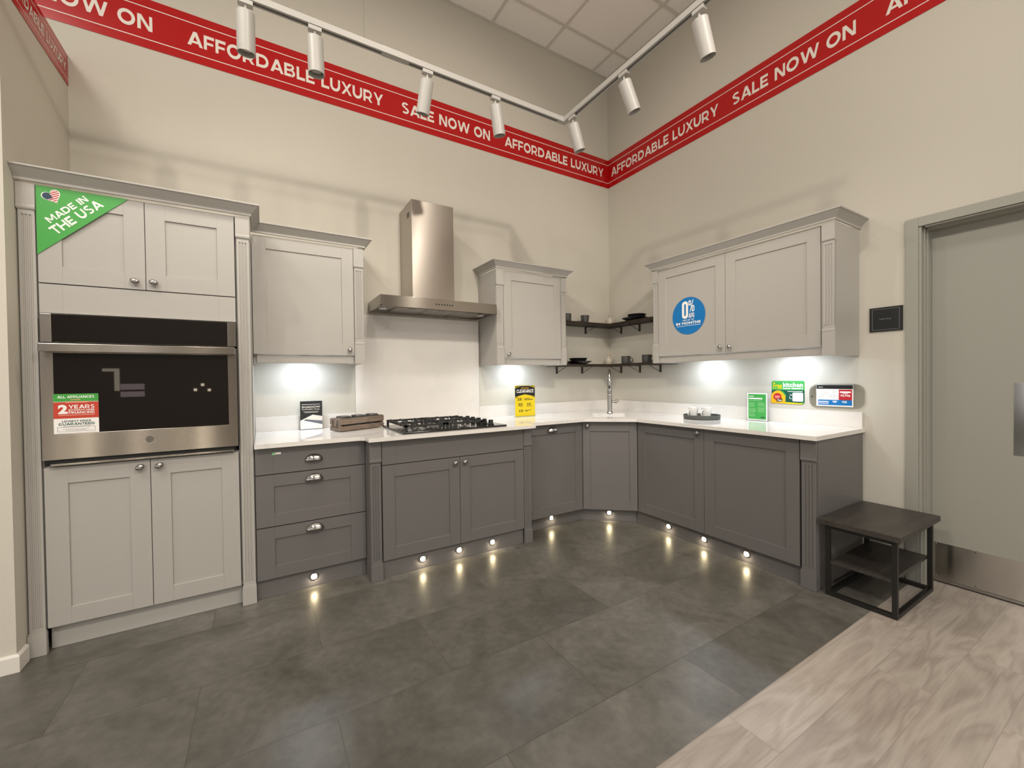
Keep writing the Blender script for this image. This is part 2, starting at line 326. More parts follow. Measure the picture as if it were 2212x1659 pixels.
# bold geometric capitals drawn from straight bars and rings (cap height 1)
SWD = .23
def _bar(x0, y0, x1, y1): return [(x0, y0), (x1, y0), (x1, y1), (x0, y1)]
def _slant(xb, xt, y0=0., y1=1., wx=.262): return [(xb, y0), (xb+wx, y0), (xt+wx, y1), (xt, y1)]
def _ring(cx, cy, rx, ry, a0, a1, n=14, w=SWD):
    out = []
    for k in range(n):
        p = []
        for a, f in ((a0+(a1-a0)*k/n, 0), (a0+(a1-a0)*(k+1)/n, 0), (a0+(a1-a0)*(k+1)/n, 1), (a0+(a1-a0)*k/n, 1)):
            a = math.radians(a); X, Y = (rx, ry) if not f else (rx-w, ry-w)
            p.append((cx+X*math.cos(a), cy+Y*math.sin(a)))
        out.append(p)
    return out
W_ = SWD; H_ = W_*.95
CAPS = {
 'A': (1.13, [_slant(0, .4475), _slant(.895, .4475), _bar(.25, .19, .88, .19+.17)]),
 'B': (.99, [_bar(0, 0, W_, 1), _bar(W_, 1-H_, .56, 1), _bar(W_, .42, .62, .42+.165), _bar(W_, 0, .62, H_)]+_ring(.58, .75, .31, .25, -90, 90, 10, .18)+_ring(.66, .29, .31, .29, -90, 90, 10, .19)),
 'C': (1.0, _ring(.53, .5, .53, .53, 40, 320, 22)),
 'D': (1.08, [_bar(0, 0, W_, 1), _bar(W_, 1-H_, .52, 1), _bar(W_, 0, .52, H_)]+_ring(.52, .5, .54, .5, -90, 90, 16)),
 'E': (.83, [_bar(0, 0, W_, 1), _bar(W_, 1-H_, .79, 1), _bar(W_, .41, .72, .41+.17), _bar(W_, 0, .81, H_)]),
 'F': (.80, [_bar(0, 0, W_, 1), _bar(W_, 1-H_, .79, 1), _bar(W_, .36, .72, .36+.18)]),
 'G': (1.05, _ring(.53, .5, .53, .53, 40, 325, 22)+[_bar(.80, .10, .98, .50)]),
 'H': (1.0, [_bar(0, 0, W_, 1), _bar(.79, 0, .79+W_, 1), _bar(W_, .41, .79, .59)]),
 'I': (W_, [_bar(0, 0, W_, 1)]),
 'L': (.77, [_bar(0, 0, W_, 1), _bar(W_, 0, .77, H_)]),
 'M': (1.24, [_bar(0, 0, W_*.95, 1), _bar(1.045, 0, 1.24, 1), _slant(.5, .0, .22, 1, .235), _slant(.5, 1.005, .22, 1, .235)]),
 'N': (1.0, [_bar(0, 0, W_, 1), _bar(.795, 0, 1.0, 1), _slant(.735, .0, 0, 1, .265)]),
 'O': (1.14, _ring(.57, .5, .57, .53, 0, 360, 32)),
 'P': (.95, [_bar(0, 0, W_, 1), _bar(W_, 1-H_, .5, 1), _bar(W_, .25, .5, .25+.19)]+_ring(.5, .625, .42, .375, -90, 90, 12, .19)),
 'R': (.98, [_bar(0, 0, W_, 1), _bar(W_, 1-H_, .5, 1), _bar(W_, .25, .5, .25+.19), _slant(.72, .45, 0, .30, .25)]+_ring(.5, .625, .42, .375, -90, 90, 12, .19)),
 'S': (.86, _ring(.44, .735, .40, .265, 35, 270, 14, .185)+_ring(.42, .275, .42, .285, -140, 90, 14, .185)),
 'T': (.90, [_bar(0, 1-H_, .90, 1), _bar(.35, 0, .55, 1-H_)]),
 'U': (1.0, [_bar(0, .44, W_, 1), _bar(.795, .44, 1.0, 1)]+_ring(.5, .44, .5, .455, 180, 360, 16)),
 'V': (1.10, [_slant(.44, 0), _slant(.44, .87)]),
 'W': (1.62, [_slant(.33, 0, 0, 1, .225), _slant(.33, .70, 0, 1, .225), _slant(1.08, .70, 0, 1, .225), _slant(1.08, 1.395, 0, 1, .225)]),
 'X': (1.06, [_slant(.0, .80, 0, 1, .25), _slant(.81, .01, 0, 1, .25)]),
 'Y': (1.04, [_bar(.42, 0, .42+W_, .42), _slant(.40, .0, .36, 1, .235), _slant(.405, .81, .36, 1, .235)]),
}
def caps_glyphs(string):
    vs, fs, x, ws, w0 = [], [], 0., [], (0, 0)
    for ch in string+' ':
        if ch == ' ':
            ws.append((w0[0], len(vs)-w0[0], w0[1], len(fs)-w0[1])); w0 = (len(vs), len(fs)); x += .50; continue
        adv, polys = CAPS[ch]
        for kp, p in enumerate(polys):
            o = len(vs); vs += [(x+px, py, .00004*kp) for px, py in p]; fs.append(tuple(range(o, o+len(p))))
        x += adv+(.095 if ch in 'AFLTVWXY' else .135)
    X = [v[0] for v in vs]; a_, b_ = min(X), max(X)
    return [((px-a_)/(b_-a_), py, d) for px, py, d in vs], fs, ws
_gc = {}
def glyphs(string, bold, shear):
    k = (string, bold, shear)
    if k in _gc: return _gc[k]
    cu = bpy.data.curves.new('t', 'FONT'); cu.body = string; cu.size = 1; cu.resolution_u = 4; cu.offset = bold; cu.shear = shear; cu.fill_mode = 'FRONT'
    cu.space_character = 1.0+bold*2.0
    o = bpy.data.objects.new('t', cu); C.objects.link(o)
    dg = bpy.context.evaluated_depsgraph_get(); dg.update()
    me = bpy.data.meshes.new_from_object(o.evaluated_get(dg))
    vs = [(v.co.x, v.co.y) for v in me.vertices]; fs = [tuple(p.vertices) for p in me.polygons]
    bpy.data.meshes.remove(me); bpy.data.objects.remove(o); bpy.data.curves.remove(cu)
    X = [v[0] for v in vs]; Y = [v[1] for v in vs]; ax, bx, ay, by = min(X), max(X), min(Y), max(Y)
    _gc[k] = ([((x-ax)/(bx-ax), (y-ay)/(by-ay)) for x, y in vs], fs)
    return _gc[k]

def rotz(a): return Matrix.Rotation(a, 4, 'Z')
FB = Matrix.Identity(4)                                    # run along the back wall: x right, -y out
FR = rotz(-PI/2)                                           # run along the right wall: x = -world y, y = world x
FP = rotz(PI/2)                                            # left partition: x = world y, y = -world x
DIA_A = math.atan2(-.297, .347); DIA_L = math.hypot(.347, .297)
FD = Matrix.Translation((-.968, -.653, 0)) @ rotz(DIA_A)   # diagonal corner front

def mesh_obj(name, mb, material, org, bevel=0, smooth=False, solid=0, extra=None):
    me = bpy.data.meshes.new(name); nf0 = len(mb.f)
    if extra: mb.add(extra[0].v, extra[0].f)
    me.from_pydata([(v[0]-org[0], v[1]-org[1], v[2]-org[2]) for v in mb.v], [], mb.f); me.update()
    if extra: me.polygons.foreach_set('material_index', [0]*nf0+[1]*(len(mb.f)-nf0))
    bm = bmesh.new(); bm.from_mesh(me); bmesh.ops.remove_doubles(bm, verts=bm.verts, dist=1e-6)
    bmesh.ops.recalc_face_normals(bm, faces=bm.faces); bm.to_mesh(me); bm.free()
    if material: me.materials.append(M[material] if isinstance(material, str) else material)
    if extra: me.materials.append(M[extra[1]])
    o = bpy.data.objects.new(name, me); C.objects.link(o)
    if smooth:
        me.polygons.foreach_set('use_smooth', [True]*len(me.polygons)); me.update()
        try: me.set_sharp_from_angle(angle=math.radians(38))
        except Exception: pass
    if solid: md = o.modifiers.new('solid', 'SOLIDIFY'); md.thickness = solid; md.offset = 0
    if bevel:
        md = o.modifiers.new('bevel', 'BEVEL'); md.width = bevel; md.segments = 2; md.limit_method = 'ANGLE'; md.angle_limit = math.radians(40)
    return o
def tag(o, label, cat, group=None):
    o['label'] = label; o['category'] = cat
    if group: o['group'] = group
class Thing:
    def __init__(s, name, label, cat, org, frame=FB, group=None):
        s.org = org
        o = bpy.data.objects.new(name, None); C.objects.link(o); o.empty_display_size = .05
        o.matrix_world = frame @ Matrix.Translation(org); tag(o, label, cat, group); s.o = o
    def part(s, name, mb, material, parent=None, label=None, **kw):
        if len(mb.words) > 1 or (mb.words and mb.words[0][1] < len(mb.v)):      # one part per printed phrase
            usedv, usedf = set(), set(); o = None
            for v0, nv, f0, nf in mb.words:
                w = MB(); w.v = mb.v[v0:v0+nv]; w.f = [tuple(i-v0 for i in f) for f in mb.f[f0:f0+nf]]
                usedf.update(range(f0, f0+nf)); o = s.part(name, w, material, parent, label, **kw)
            rest = [f for i, f in enumerate(mb.f) if i not in usedf]
            if rest:
                ids = sorted({i for f in rest for i in f}); mp = {i: k for k, i in enumerate(ids)}
                w = MB(); w.v = [mb.v[i] for i in ids]; w.f = [tuple(mp[i] for i in f) for f in rest]
                s.part('printed_line', w, material, parent, label, **kw)
            return o
        o = mesh_obj(name, mb, material, s.org, **kw); o.parent = parent or s.o
        if label: o['label'] = label
        return o
def single(name, label, cat, mb, material, org, frame=FB, group=None, **kw):
    o = mesh_obj(name, mb, material, org, **kw); o.matrix_world = frame @ Matrix.Translation(org); tag(o, label, cat, group)
    return o
def struct(name, mb, material, frame=FB, parent=None, **kw):
    o = mesh_obj(name, mb, material, (0, 0, 0), **kw)
    if parent is None: o.matrix_world = frame; o['kind'] = 'structure'
    else: o.parent = parent
    return o

# ------------------------------------------------------------------ room shell
ZC = 4.542
struct('floor', MB().box(-9, .25, -2.512, .1, -.05, 0), 'stone_tile')
struct('floor', MB().box(-9, .25, -9.5, -2.512, -.05, 0), 'oak_plank')
struct('wall_back', MB().box(-9, .12, 0, .12, 0, ZC+.1), 'wall_paint')
wr = MB(); DO0, DO1, DOZ = 2.536, 3.50, 2.112
wr.box(0, DO0, 0, .2, 0, ZC+.1); wr.box(DO0, DO1, 0, .2, DOZ, ZC+.1); wr.box(DO1, 9.5, 0, .2, 0, ZC+.1)
struct('wall_right', wr, 'wall_paint', FR)
struct('wall_left', MB().box(-4.46, -4.26, -.75, -.0005, 0, 3.154), 'partition_paint')
struct('wall_far_left', MB().box(-9.12, -9, -9.5, .12, 0, ZC+.1), 'shop_far_paint')
struct('wall_front', MB().box(-9.12, .25, -9.62, -9.5, 0, ZC+.1), 'shop_far_paint')
struct('ceiling', MB().box(-9, .2, -9.5, .12, ZC, ZC+.06), 'ceiling_tile')
g = MB()
for k in range(15): x = -.223-.6096*k; g.box(x-.012, x+.012, -9.4, -.001, ZC-.008, ZC-.0005)
for k in range(15): y = -.321-.6096*k; g.box(-8.99, -.001, y-.012, y+.012, ZC-.0085, ZC-.001)
g.box(-8.99, -.001, -.022, -.001, ZC-.0085, ZC-.0005); g.box(-.022, -.001, -9.4, -.001, ZC-.009, ZC-.0005)
struct('trim_1', g, 'grid_white')
b_ = MB(); prof = [(0, 0), (.012, 0), (.012, .068), (.006, .078), (0, .078)]
b_.sweep([(-4.46, -.7505), (-4.2595, -.7505), (-4.2595, -.672)], prof)
struct('baseboard_left', b_, 'plaster_white', bevel=.001)
# door in the right wall
fr = MB()
for a, c in ((2.484, 2.5415), (3.50, 3.558)): fr.box(a, c, -.012, .012, 0, 2.159)
fr.box(2.5415, 3.50, -.012, .012, 2.107, 2.159)
fr.box(2.5365, 2.5415, .012, .16, 0, 2.107); fr.box(2.5415, 2.553, -.004, .04, 0, 2.107); fr.box(2.553, 2.560, .03, .06, 0, 2.107); fr.box(2.5415, 2.567, .06, .117, 0, 2.107)
fr.box(2.567, 3.50, .0, .05, 2.098, 2.107); fr.box(2.567, 3.50, .05, .117, 2.090, 2.107)
fr.box(3.49, 3.4995, .012, .16, 0, 2.107)
struct('trim_2', fr, 'door_paint', FR, bevel=.0015)
dr = struct('door_1', MB().box(2.568, 3.489, .118, .16, .018, 2.101), 'door_paint', FR, bevel=.0015)
kp = MB().box(2.578, 3.480, .1165, .118, .026, .236)
k_ = struct('kick_plate', kp, 'kick_steel', parent=dr); k_['label'] = 'brushed steel kick plate'
sc_ = MB()
for s_ in (2.585, 2.75, 2.95, 3.15, 3.35, 3.473):
    for z_ in (.035, .227): sc_.lathe([(0, .0015), (.004, .001), (.005, 0)], 10, (s_, .1165, z_), Matrix.Rotation(PI/2, 3, 'X'))
struct('screw', sc_, 'dark_chrome', parent=k_)
pp = struct('push_plate', MB().box(2.886, 2.988, .116, .118, .80, 1.19), 'chrome', parent=dr, bevel=.0005); pp['label'] = 'polished steel push plate'
struct('door_sweep', MB().box(2.569, 3.488, .112, .118, .008, .024), 'nickel', parent=dr)
struct('trim_3', MB().box(2.537, 3.50, .119, .2, 0, .004), 'gasket_black', FR)
# the far end of the shop, seen only in reflections
for k, (x, z) in enumerate(((-.98, .87), (-.73, .87), (-.98, .66), (-.73, .66))):
    struct('window_%d' % (k+1), MB().box(x-.09, x+.09, -9.499, -9.49, z-.065, z+.065), 'window_glow')

# ------------------------------------------------------------------ cabinet pieces
def shaker(x0, x1, z0, z1, yf, stile=.078, rail=.078, t=.020, rec=.008):
    mb = MB()
    def ring(a, c, d, e, y): return [(a, y, d), (c, y, d), (c, y, e), (a, y, e)]
    O0 = ring(x0, x1, z0, z1, yf+t); O1 = ring(x0, x1, z0, z1, yf)
    I0 = ring(x0+stile, x1-stile, z0+rail, z1-rail, yf); I1 = ring(x0+stile+.0015, x1-stile-.0015, z0+rail+.0015, z1-rail-.0015, yf+rec)
    vs = O0+O1+I0+I1; fs = [(3, 2, 1, 0)]
    for i in range(4):
        j = (i+1) % 4
        fs += [(i, j, 4+j, 4+i), (4+i, 4+j, 8+j, 8+i), (8+i, 8+j, 12+j, 12+i)]
    fs.append((12, 13, 14, 15))
    mb.add(vs, fs)
    # hairline joints where rail meets stile
    return mb
def joints(x0, x1, z0, z1, yf, stile=.078, rail=.078):
    mb = MB()
    for x in (x0+stile, x1-stile):
        mb.box(x-.0007, x+.0007, yf-.0003, yf, z0+.001, z0+rail-.001); mb.box(x-.0007, x+.0007, yf-.0003, yf, z1-rail+.001, z1-.001)
    return mb
def slab(x0, x1, z0, z1, yf, t=.02): return MB().box(x0, x1, yf, yf+t, z0, z1)
mat('joint_light', (.36, .33, .29), .6); mat('joint_dark', (.085, .08, .078), .6)
def door(T, x0, x1, z0, z1, yf, m, stile=.078, rail=.078, name='door'):
    g = .0015
    return T.part(name, shaker(x0+g, x1-g, z0+g, z1-g, yf, stile, rail), m, bevel=.0012, extra=(joints(x0+g, x1-g, z0+g, z1-g, yf, stile, rail), 'joint_light' if m == 'light_cabinet' else 'joint_dark'))
def front(T, name, x0, x1, z0, z1, yf, m, stile=.078):
    g = .0015; j = MB()
    for x in (x0+stile, x1-stile): j.box(x-.0007, x+.0007, yf-.0003, yf, z0+.003, z1-.003)
    return T.part(name, slab(x0+g, x1-g, z0+g, z1-g, yf), m, bevel=.0012, extra=(j, 'joint_light' if m == 'light_cabinet' else 'joint_dark'))
def pilaster(T, x0, x1, yf, z0, z1, m, cap=.12, base=.108, depth=.02, base_style='plinth'):
    mb = MB(); D = yf+depth
    xa, xb = x0+.004, x1-.004; wdt = xb-xa; ys = yf+.006
    zs0, zs1 = z0+base, z1-cap
    # fluted shaft: cross-section with three grooves
    fw = .0085; xs = [xa]
    def sect(grooves):
        pts = [(xa, D), (xa, ys)]
        if grooves:
            for k in range(3):
                c = xa+wdt*(.27+.23*k)
                pts += [(c-fw/2, ys), (c-fw*.3, ys+.0045), (c+fw*.3, ys+.0045), (c+fw/2, ys)]
        pts += [(xb, ys), (xb, D)]
        return pts
    m0, m1 = zs0+.02, zs1-.02
    mb.prism_z(sect(True), m0, m1)
    mb.prism_z(sect(False), zs0, m0); mb.prism_z(sect(False), m1, zs1)
    # capital: plain block with a rolled foot
    yy = [(D, 0)]
    def block(zlo, zhi, flip):
        h = zhi-zlo; pr = [(0, 0), (0, .020), (.0, .026), (-.003, .030), (-.003, .040)] if False else None
        a = .004
        prof = [(yf+a, zlo), (yf-.001, zlo+.006), (yf-.002, zlo+.014), (yf, zlo+.022), (yf, zhi)]
        if flip: prof = [(p, zlo+zhi-z) for p, z in prof][::-1]
        pts = [(D, zlo)]+prof+[(D, zhi)]
        mb.prism(pts, lambda p: (x0+max(0, (p[0]-yf))*.8 if p[0] < D else x0, p[0], p[1]), lambda p: (x1-max(0, (p[0]-yf))*.8 if p[0] < D else x1, p[0], p[1]))
    block(zs1, z1, False)
    if base_style == 'plinth': mb.box(x0, x1, yf-.003, D, z0, zs0-.008); mb.prism([(0, zs0-.008), (-.0, zs0)], lambda p: (0, 0, 0), lambda p: (0, 0, 0)) if False else mb.box(x0+.002, x1-.002, yf, D, zs0-.008, zs0)
    else: block(z0, zs0, True)
    return T.part('pilaster', mb, m, bevel=.0012)
CORN = [(0, 0), (.007, 0), (.009, .004), (.009, .011), (.006, .013), (.012, .020), (.040, .048), (.045, .051), (.048, .053), (.048, .060), (0, .060)]
def cornice(T, path, z, m):
    return T.part('cornice', MB().sweep(path, [(u, z+h) for u, h in CORN]), m)
def knob(T, parent, x, z, yf, tilt=.5):
    mb = MB(); R = Matrix.Rotation(PI/2, 3, 'X')
    mb.lathe([(0, 0), (.009, 0), (.009, .002), (.0055, .005), (.005, .014)], 20, (x, yf, z), R)
    # egg-shaped head with slanted flutes
    vs = []; nu, nv = 28, 12
    for i in range(nu):
        a = 2*PI*i/nu
        for j in range(nv+1):
            t = PI*j/nv
            px, pz, py = .0195*math.sin(t)*math.cos(a), .0145*math.sin(t)*math.sin(a), .0115*math.cos(t)
            k = 1-.10*max(0, math.cos((px*90+pz*140)*1.9))**6
            px, pz, py = px*k, pz*k, py*k
            cx, sx = math.cos(tilt), math.sin(tilt)
            vs.append((x+px*cx-pz*sx, yf-.021-py, z+px*sx+pz*cx))
    fs = [(i*(nv+1)+j, ((i+1) % nu)*(nv+1)+j, ((i+1) % nu)*(nv+1)+j+1, i*(nv+1)+j+1) for i in range(nu) for j in range(nv)]
    mb.add(vs, fs)
    return T.part('knob', mb, 'nickel', parent, label='satin nickel oval knob', smooth=True)
def cup(T, parent, x, z, yf):
    mb = MB(); na, nb = 36, 10; vs = []
    for i in range(na+1):
        a = PI*i/na
        for j in range(nb+1):
            b = PI/2*j/nb
            k = 1+.06*math.cos(a*7)*math.sin(b)-.10*math.exp(-((a-PI/2)/.12)**2)*math.sin(b)
            vs.append((x+.050*math.cos(a)*(.92+.08*math.sin(b)), yf-.001-.027*math.sin(a)**.8*math.sin(b)*k, z-.018+.038*math.sin(a)**.8*math.cos(b)*k))
    mb.add(vs, [(i*(nb+1)+j, (i+1)*(nb+1)+j, (i+1)*(nb+1)+j+1, i*(nb+1)+j+1) for i in range(na) for j in range(nb)])
    return T.part('cup_handle', mb, 'nickel', parent, label='ribbed nickel cup pull', smooth=True, solid=.002)

# ---- tall oven housing
LC, GC = 'light_cabinet', 'grey_cabinet'
T = Thing('tall_oven_cabinet', 'tall light grey oven housing with four shaker doors at the left end', 'cabinet', (-3.815, -.33, 0))
c = MB()
for a, d in ((-4.258, -4.1975), (-3.4405, -3.372)): c.box(a, d, -.63, -.0015, .112, 2.166)
c.box(-4.1975, -3.4405, -.025, -.0015, .112, 2.166)
for z0, z1 in ((.112, .13), (.845, .863), (1.578, 1.596), (2.148, 2.166)): c.box(-4.1975, -3.4405, -.628, -.025, z0, z1)
c.box(-3.3722, -3.3702, -.640, -.0015, 0.0, 2.166)
T.part('carcass', c, LC)
T.part('plinth', MB().box(-4.1955, -3.4385, -.61, -.592, .001, .111), LC)
pilaster(T, -4.2575, -4.1965, -.661, .001, 2.160, LC)
pilaster(T, -3.4375, -3.370, -.661, .001, 2.160, LC)
for a, d, kx in ((-4.196, -3.818, -3.857), (-3.818, -3.4415, -3.785)):
    dd = door(T, a, d, 1.716, 2.160, -.65, LC); knob(T, dd, kx, 1.755, -.65, -.35)
for a, d, kx in ((-4.196, -3.818, -3.855), (-3.818, -3.4415, -3.781)):
    dd = door(T, a, d, .114, .861, -.65, LC); knob(T, dd, kx, .827, -.65, .45)
front(T, 'filler_panel', -4.196, -3.4415, 1.577, 1.714, -.65, LC)
cornice(T, [(-4.2585, -.664), (-3.3685, -.664), (-3.3685, -.3965)], 2.1665, LC)

# ---- wall cabinet left of the hood
T = Thing('upper_cabinet', 'light grey wall cabinet with one wide shaker door, left of the extractor hood', 'wall cabinet', (-3.03, -.17, 1.365))
c = MB().box(-3.3675, -2.763, -.314, -.0015, 1.425, 2.172); c.box(-2.763, -2.697, -.324, -.021, 1.366, 2.172); c.box(-3.3675, -3.35, -.30, -.0015, 1.366, 1.425)
T.part('carcass', c, LC)
T.part('light_rail', MB().box(-3.35, -2.764, -.322, -.304, 1.366, 1.417), LC, bevel=.003)
dd = door(T, -3.368, -2.763, 1.421, 2.172, -.335, LC, .076, .078); knob(T, dd, -2.797, 1.459, -.335, 1.2)
pilaster(T, -2.763, -2.695, -.344, 1.365, 2.172, LC, cap=.135, base=.155, base_style='block')
cornice(T, [(-3.3675, -.347), (-2.6935, -.347), (-2.6935, -.002)], 2.1785, LC)

# ---- wall cabinet right of the hood
T = Thing('upper_cabinet', 'narrow light grey wall cabinet with one door, between hood and corner shelves', 'wall cabinet', (-1.253, -.17, 1.365))
c = MB().box(-1.552, -.942, -.314, -.0015, 1.425, 2.172)
for a, d in ((-1.6235, -1.552), (-.942, -.8835)): c.box(a, d, -.324, -.0015, 1.366, 2.172)
T.part('carcass', c, LC)
T.part('light_rail', MB().box(-1.551, -.943, -.322, -.304, 1.366, 1.417), LC, bevel=.003)
dd = door(T, -1.552, -.94, 1.421, 2.172, -.335, LC, .076, .078); knob(T, dd, -1.512, 1.455, -.335, .9)
for a, d in ((-1.625, -1.552), (-.94, -.882)): pilaster(T, a, d, -.344, 1.365, 2.172, LC, cap=.135, base=.155, base_style='block')
cornice(T, [(-1.6265, -.002), (-1.6265, -.347), (-.8805, -.347), (-.8805, -.002)], 2.1785, LC)

# ---- wall cabinet on the right wall
T = Thing('upper_cabinet', 'wide light grey two door wall cabinet on the right wall above the counter', 'wall cabinet', (1.575, -.17, 1.365), FR)
c = MB().box(.942, 2.178, -.314, -.0015, 1.425, 2.172)
for a, d in ((.8935, .942), (2.178, 2.2565)): c.box(a, d, -.330, -.0015, 1.366, 2.172)
T.part('carcass', c, LC)
T.part('light_rail', MB().box(.943, 2.177, -.322, -.304, 1.366, 1.417), LC, bevel=.003)
dd = door(T, .942, 1.555, 1.421, 2.172, -.335, LC, .076, .078); knob(T, dd, 1.519, 1.463, -.335, 1.4)
dd = door(T, 1.555, 2.178, 1.421, 2.172, -.335, LC, .076, .078); knob(T, dd, 1.593, 1.460, -.335, 1.4)
for a, d in ((.892, .942), (2.189, 2.258)): pilaster(T, a, d, -.352, 1.365, 2.172, LC, cap=.11, base=.165, base_style='block')
cornice(T, [(.8905, -.002), (.8905, -.355), (2.2595, -.355), (2.2595, -.002)], 2.1785, LC)

# ---- base units
ZD = .113; ZT = .866
T = Thing('drawer_cabinet', 'dark grey base cabinet with three drawers beside the tall oven housing', 'cabinet', (-3.07, -.33, 0))
T.part('carcass', MB().box(-3.3675, -2.7715, -.632, -.0015, .112, .868), 'carcass_dark')
T.part('plinth', MB().box(-3.3675, -2.7715, -.628, -.610, .001, .111), GC)
for z0, z1, fl in ((.7145, ZT, 1), (.4125, .7125, 0), (ZD, .410, 0)):
    d = front(T, 'drawer', -3.368, -2.7705, z0, z1, -.653, GC, .09) if fl else door(T, -3.368, -2.7705, z0, z1, -.653, GC, .09, .068, 'drawer')
    cup(T, d, -3.066, {.7145: .792, .4125: .674, ZD: .375}[z0], -.653)
T = Thing('hob_cabinet', 'dark grey breakfront base cabinet with two doors and fluted pilasters under the gas hob', 'cabinet', (-2.175, -.39, 0))
c = MB().box(-2.698, -1.6475, -.748, -.0015, .112, .868); c.box(-2.7685, -2.698, -.757, -.0015, .112, .868); c.box(-1.6475, -1.5805, -.757, -.0015, .112, .868)
for a, d in ((-2.7695, -2.7565), (-1.5925, -1.5795)): c.box(a, d, -.759, -.60, .001, .868)
T.part('carcass', c, GC)
T.part('plinth', MB().box(-2.697, -1.648, -.752, -.732, .001, .111), GC)
front(T, 'false_panel', -2.694, -1.645, .715, ZT, -.770, GC, .085)
for a, d, kx in ((-2.694, -2.168, -2.204), (-2.168, -1.645, -2.132)):
    dd = door(T, a, d, ZD, .713, -.770, GC, .075, .075); knob(T, dd, kx, .678, -.770, .5)
pilaster(T, -2.770, -2.698, -.779, .001, .868, GC, cap=.135)
pilaster(T, -1.647, -1.579, -.779, .001, .868, GC, cap=.135)
T = Thing('appliance_cabinet', 'dark grey single door base unit with a cup handle, between hob unit and corner', 'cabinet', (-1.273, -.33, 0))
T.part('carcass', MB().box(-1.578, -.972, -.632, -.0015, .112, .868), 'carcass_dark')
T.part('plinth', MB().box(-1.578, -.945, -.592, -.574, .001, .111), GC)
dd = door(T, -1.577, -.969, ZD, ZT, -.653, GC, .075, .078); cup(T, dd, -1.290, .826, -.653)
T = Thing('corner_cabinet', 'dark grey angled corner base unit under the sink with one narrow door', 'cabinet', (0.23, .0, 0), FD)
iD = FD.inverted()
def d2(x, y): p = iD @ Vector((x, y, 0)); return (p.x, p.y)
T.part('carcass', MB().prism_z([d2(-.9, -.62), d2(-.3, -.3), d2(-.62, -.9)], .112, .62), 'carcass_dark')
T.part('frame_rail', MB().box(.012, DIA_L-.012, .0205, .034, .62, .868), 'carcass_dark')
T.part('plinth', MB().box(-.022, .452, .060, .078, .001, .111), GC)
dd = door(T, .001, DIA_L-.001, ZD, ZT, 0, GC, .062, .078); knob(T, dd, .040, .832, 0, 1.0)
T = Thing('base_cabinet', 'dark grey one door base unit with a knob, right of the angled corner unit', 'cabinet', (1.258, -.31, 0), FR)
T.part('carcass', MB().box(.952, 1.564, -.599, -.0015, .112, .868), 'carcass_dark')
T.part('plinth', MB().box(.904, 1.564, -.585, -.567, .001, .111), GC)
dd = door(T, .952, 1.565, ZD, ZT, -.621, GC, .075, .078); knob(T, dd, 1.519, .834, -.621, .8)
T = Thing('base_cabinet', 'dark grey wide door end unit without a knob, with pilaster and end panel', 'cabinet', (1.92, -.31, 0), FR)
T.part('carcass', MB().box(1.566, 2.19, -.599, -.0015, .112, .868), 'carcass_dark')
T.part('plinth', MB().box(1.566, 2.189, -.585, -.567, .001, .111), GC)
door(T, 1.565, 2.184, ZD, ZT, -.621, GC, .075, .078)
pilaster(T, 2.190, 2.272, -.629, .001, .868, GC, cap=.125)
T.part('end_panel', MB().box(2.192, 2.2735, -.607, -.0015, .001, .868), GC)

# ---- worktop with a sink cut-out
SA = DIA_A; sc0 = Vector((-.560, -.565)); e1 = Vector((math.cos(SA), math.sin(SA))); e2 = Vector((-e1.y, e1.x))   # e2 to the wall corner
def sk(a, b): p = sc0+e1*a+e2*b; return (p.x, p.y)
SW, SD = .163, .185
def rrect(hw, hd, r, n=5):
    out = []
    for cx, cy, a0 in ((hw-r, -hd+r, -PI/2), (hw-r, hd-r, 0), (-hw+r, hd-r, PI/2), (-hw+r, -hd+r, PI)):
        for k in range(n+1):
            a = a0+PI/2*k/n; out.append((cx+r*math.cos(a), cy+r*math.sin(a)))
    return out
outer = [(-3.3685, -.0015), (-3.3685, -.700), (-2.812, -.700), (-2.782, -.728), (-2.782, -.822), (-1.567, -.822), (-1.567, -.700), (-.984, -.700), (-.660, -.976), (-.660, -2.287), (-.0015, -2.287), (-.0015, -.0015)]
hole = [sk(a, b) for a, b in rrect(SW, SD, .02)]
wt = MB()
for z in (.872, .897):
    allp = outer+hole
    tr = tessellate_polygon([[Vector((*p, 0)) for p in outer], [Vector((*p, 0)) for p in hole]])
    wt.add([(*p, z) for p in allp], [tuple(t) for t in tr])
for loop in (outer, hole):
    n = len(loop); wt.add([(*p, .872) for p in loop]+[(*p, .897) for p in loop], [(i, (i+1) % n, n+(i+1) % n, n+i) for i in range(n)])
T = Thing('worktop', 'white veined quartz worktop running round the corner with low upstands', 'worktop', (-1.3, -.35, .872))
T.part('slab', wt, 'quartz')
u = MB().box(-3.3685, -2.7035, -.020, -.0015, .897, .999)
T.part('upstand', u, 'quartz', bevel=.001)
T.part('upstand', MB().box(-1.6365, -.0015, -.020, -.0015, .897, .999), 'quartz', bevel=.001)
T.part('upstand', MB().box(-.020, -.0015, -2.276, -.0205, .897, .999), 'quartz', bevel=.001)
single('splashback', 'tall white quartz splashback panel on the wall behind the gas hob', 'splashback', MB().box(-2.7025, -1.6375, -.020, -.0015, .8975, 1.765), 'quartz', (-2.17, -.01, .8975), bevel=.001)
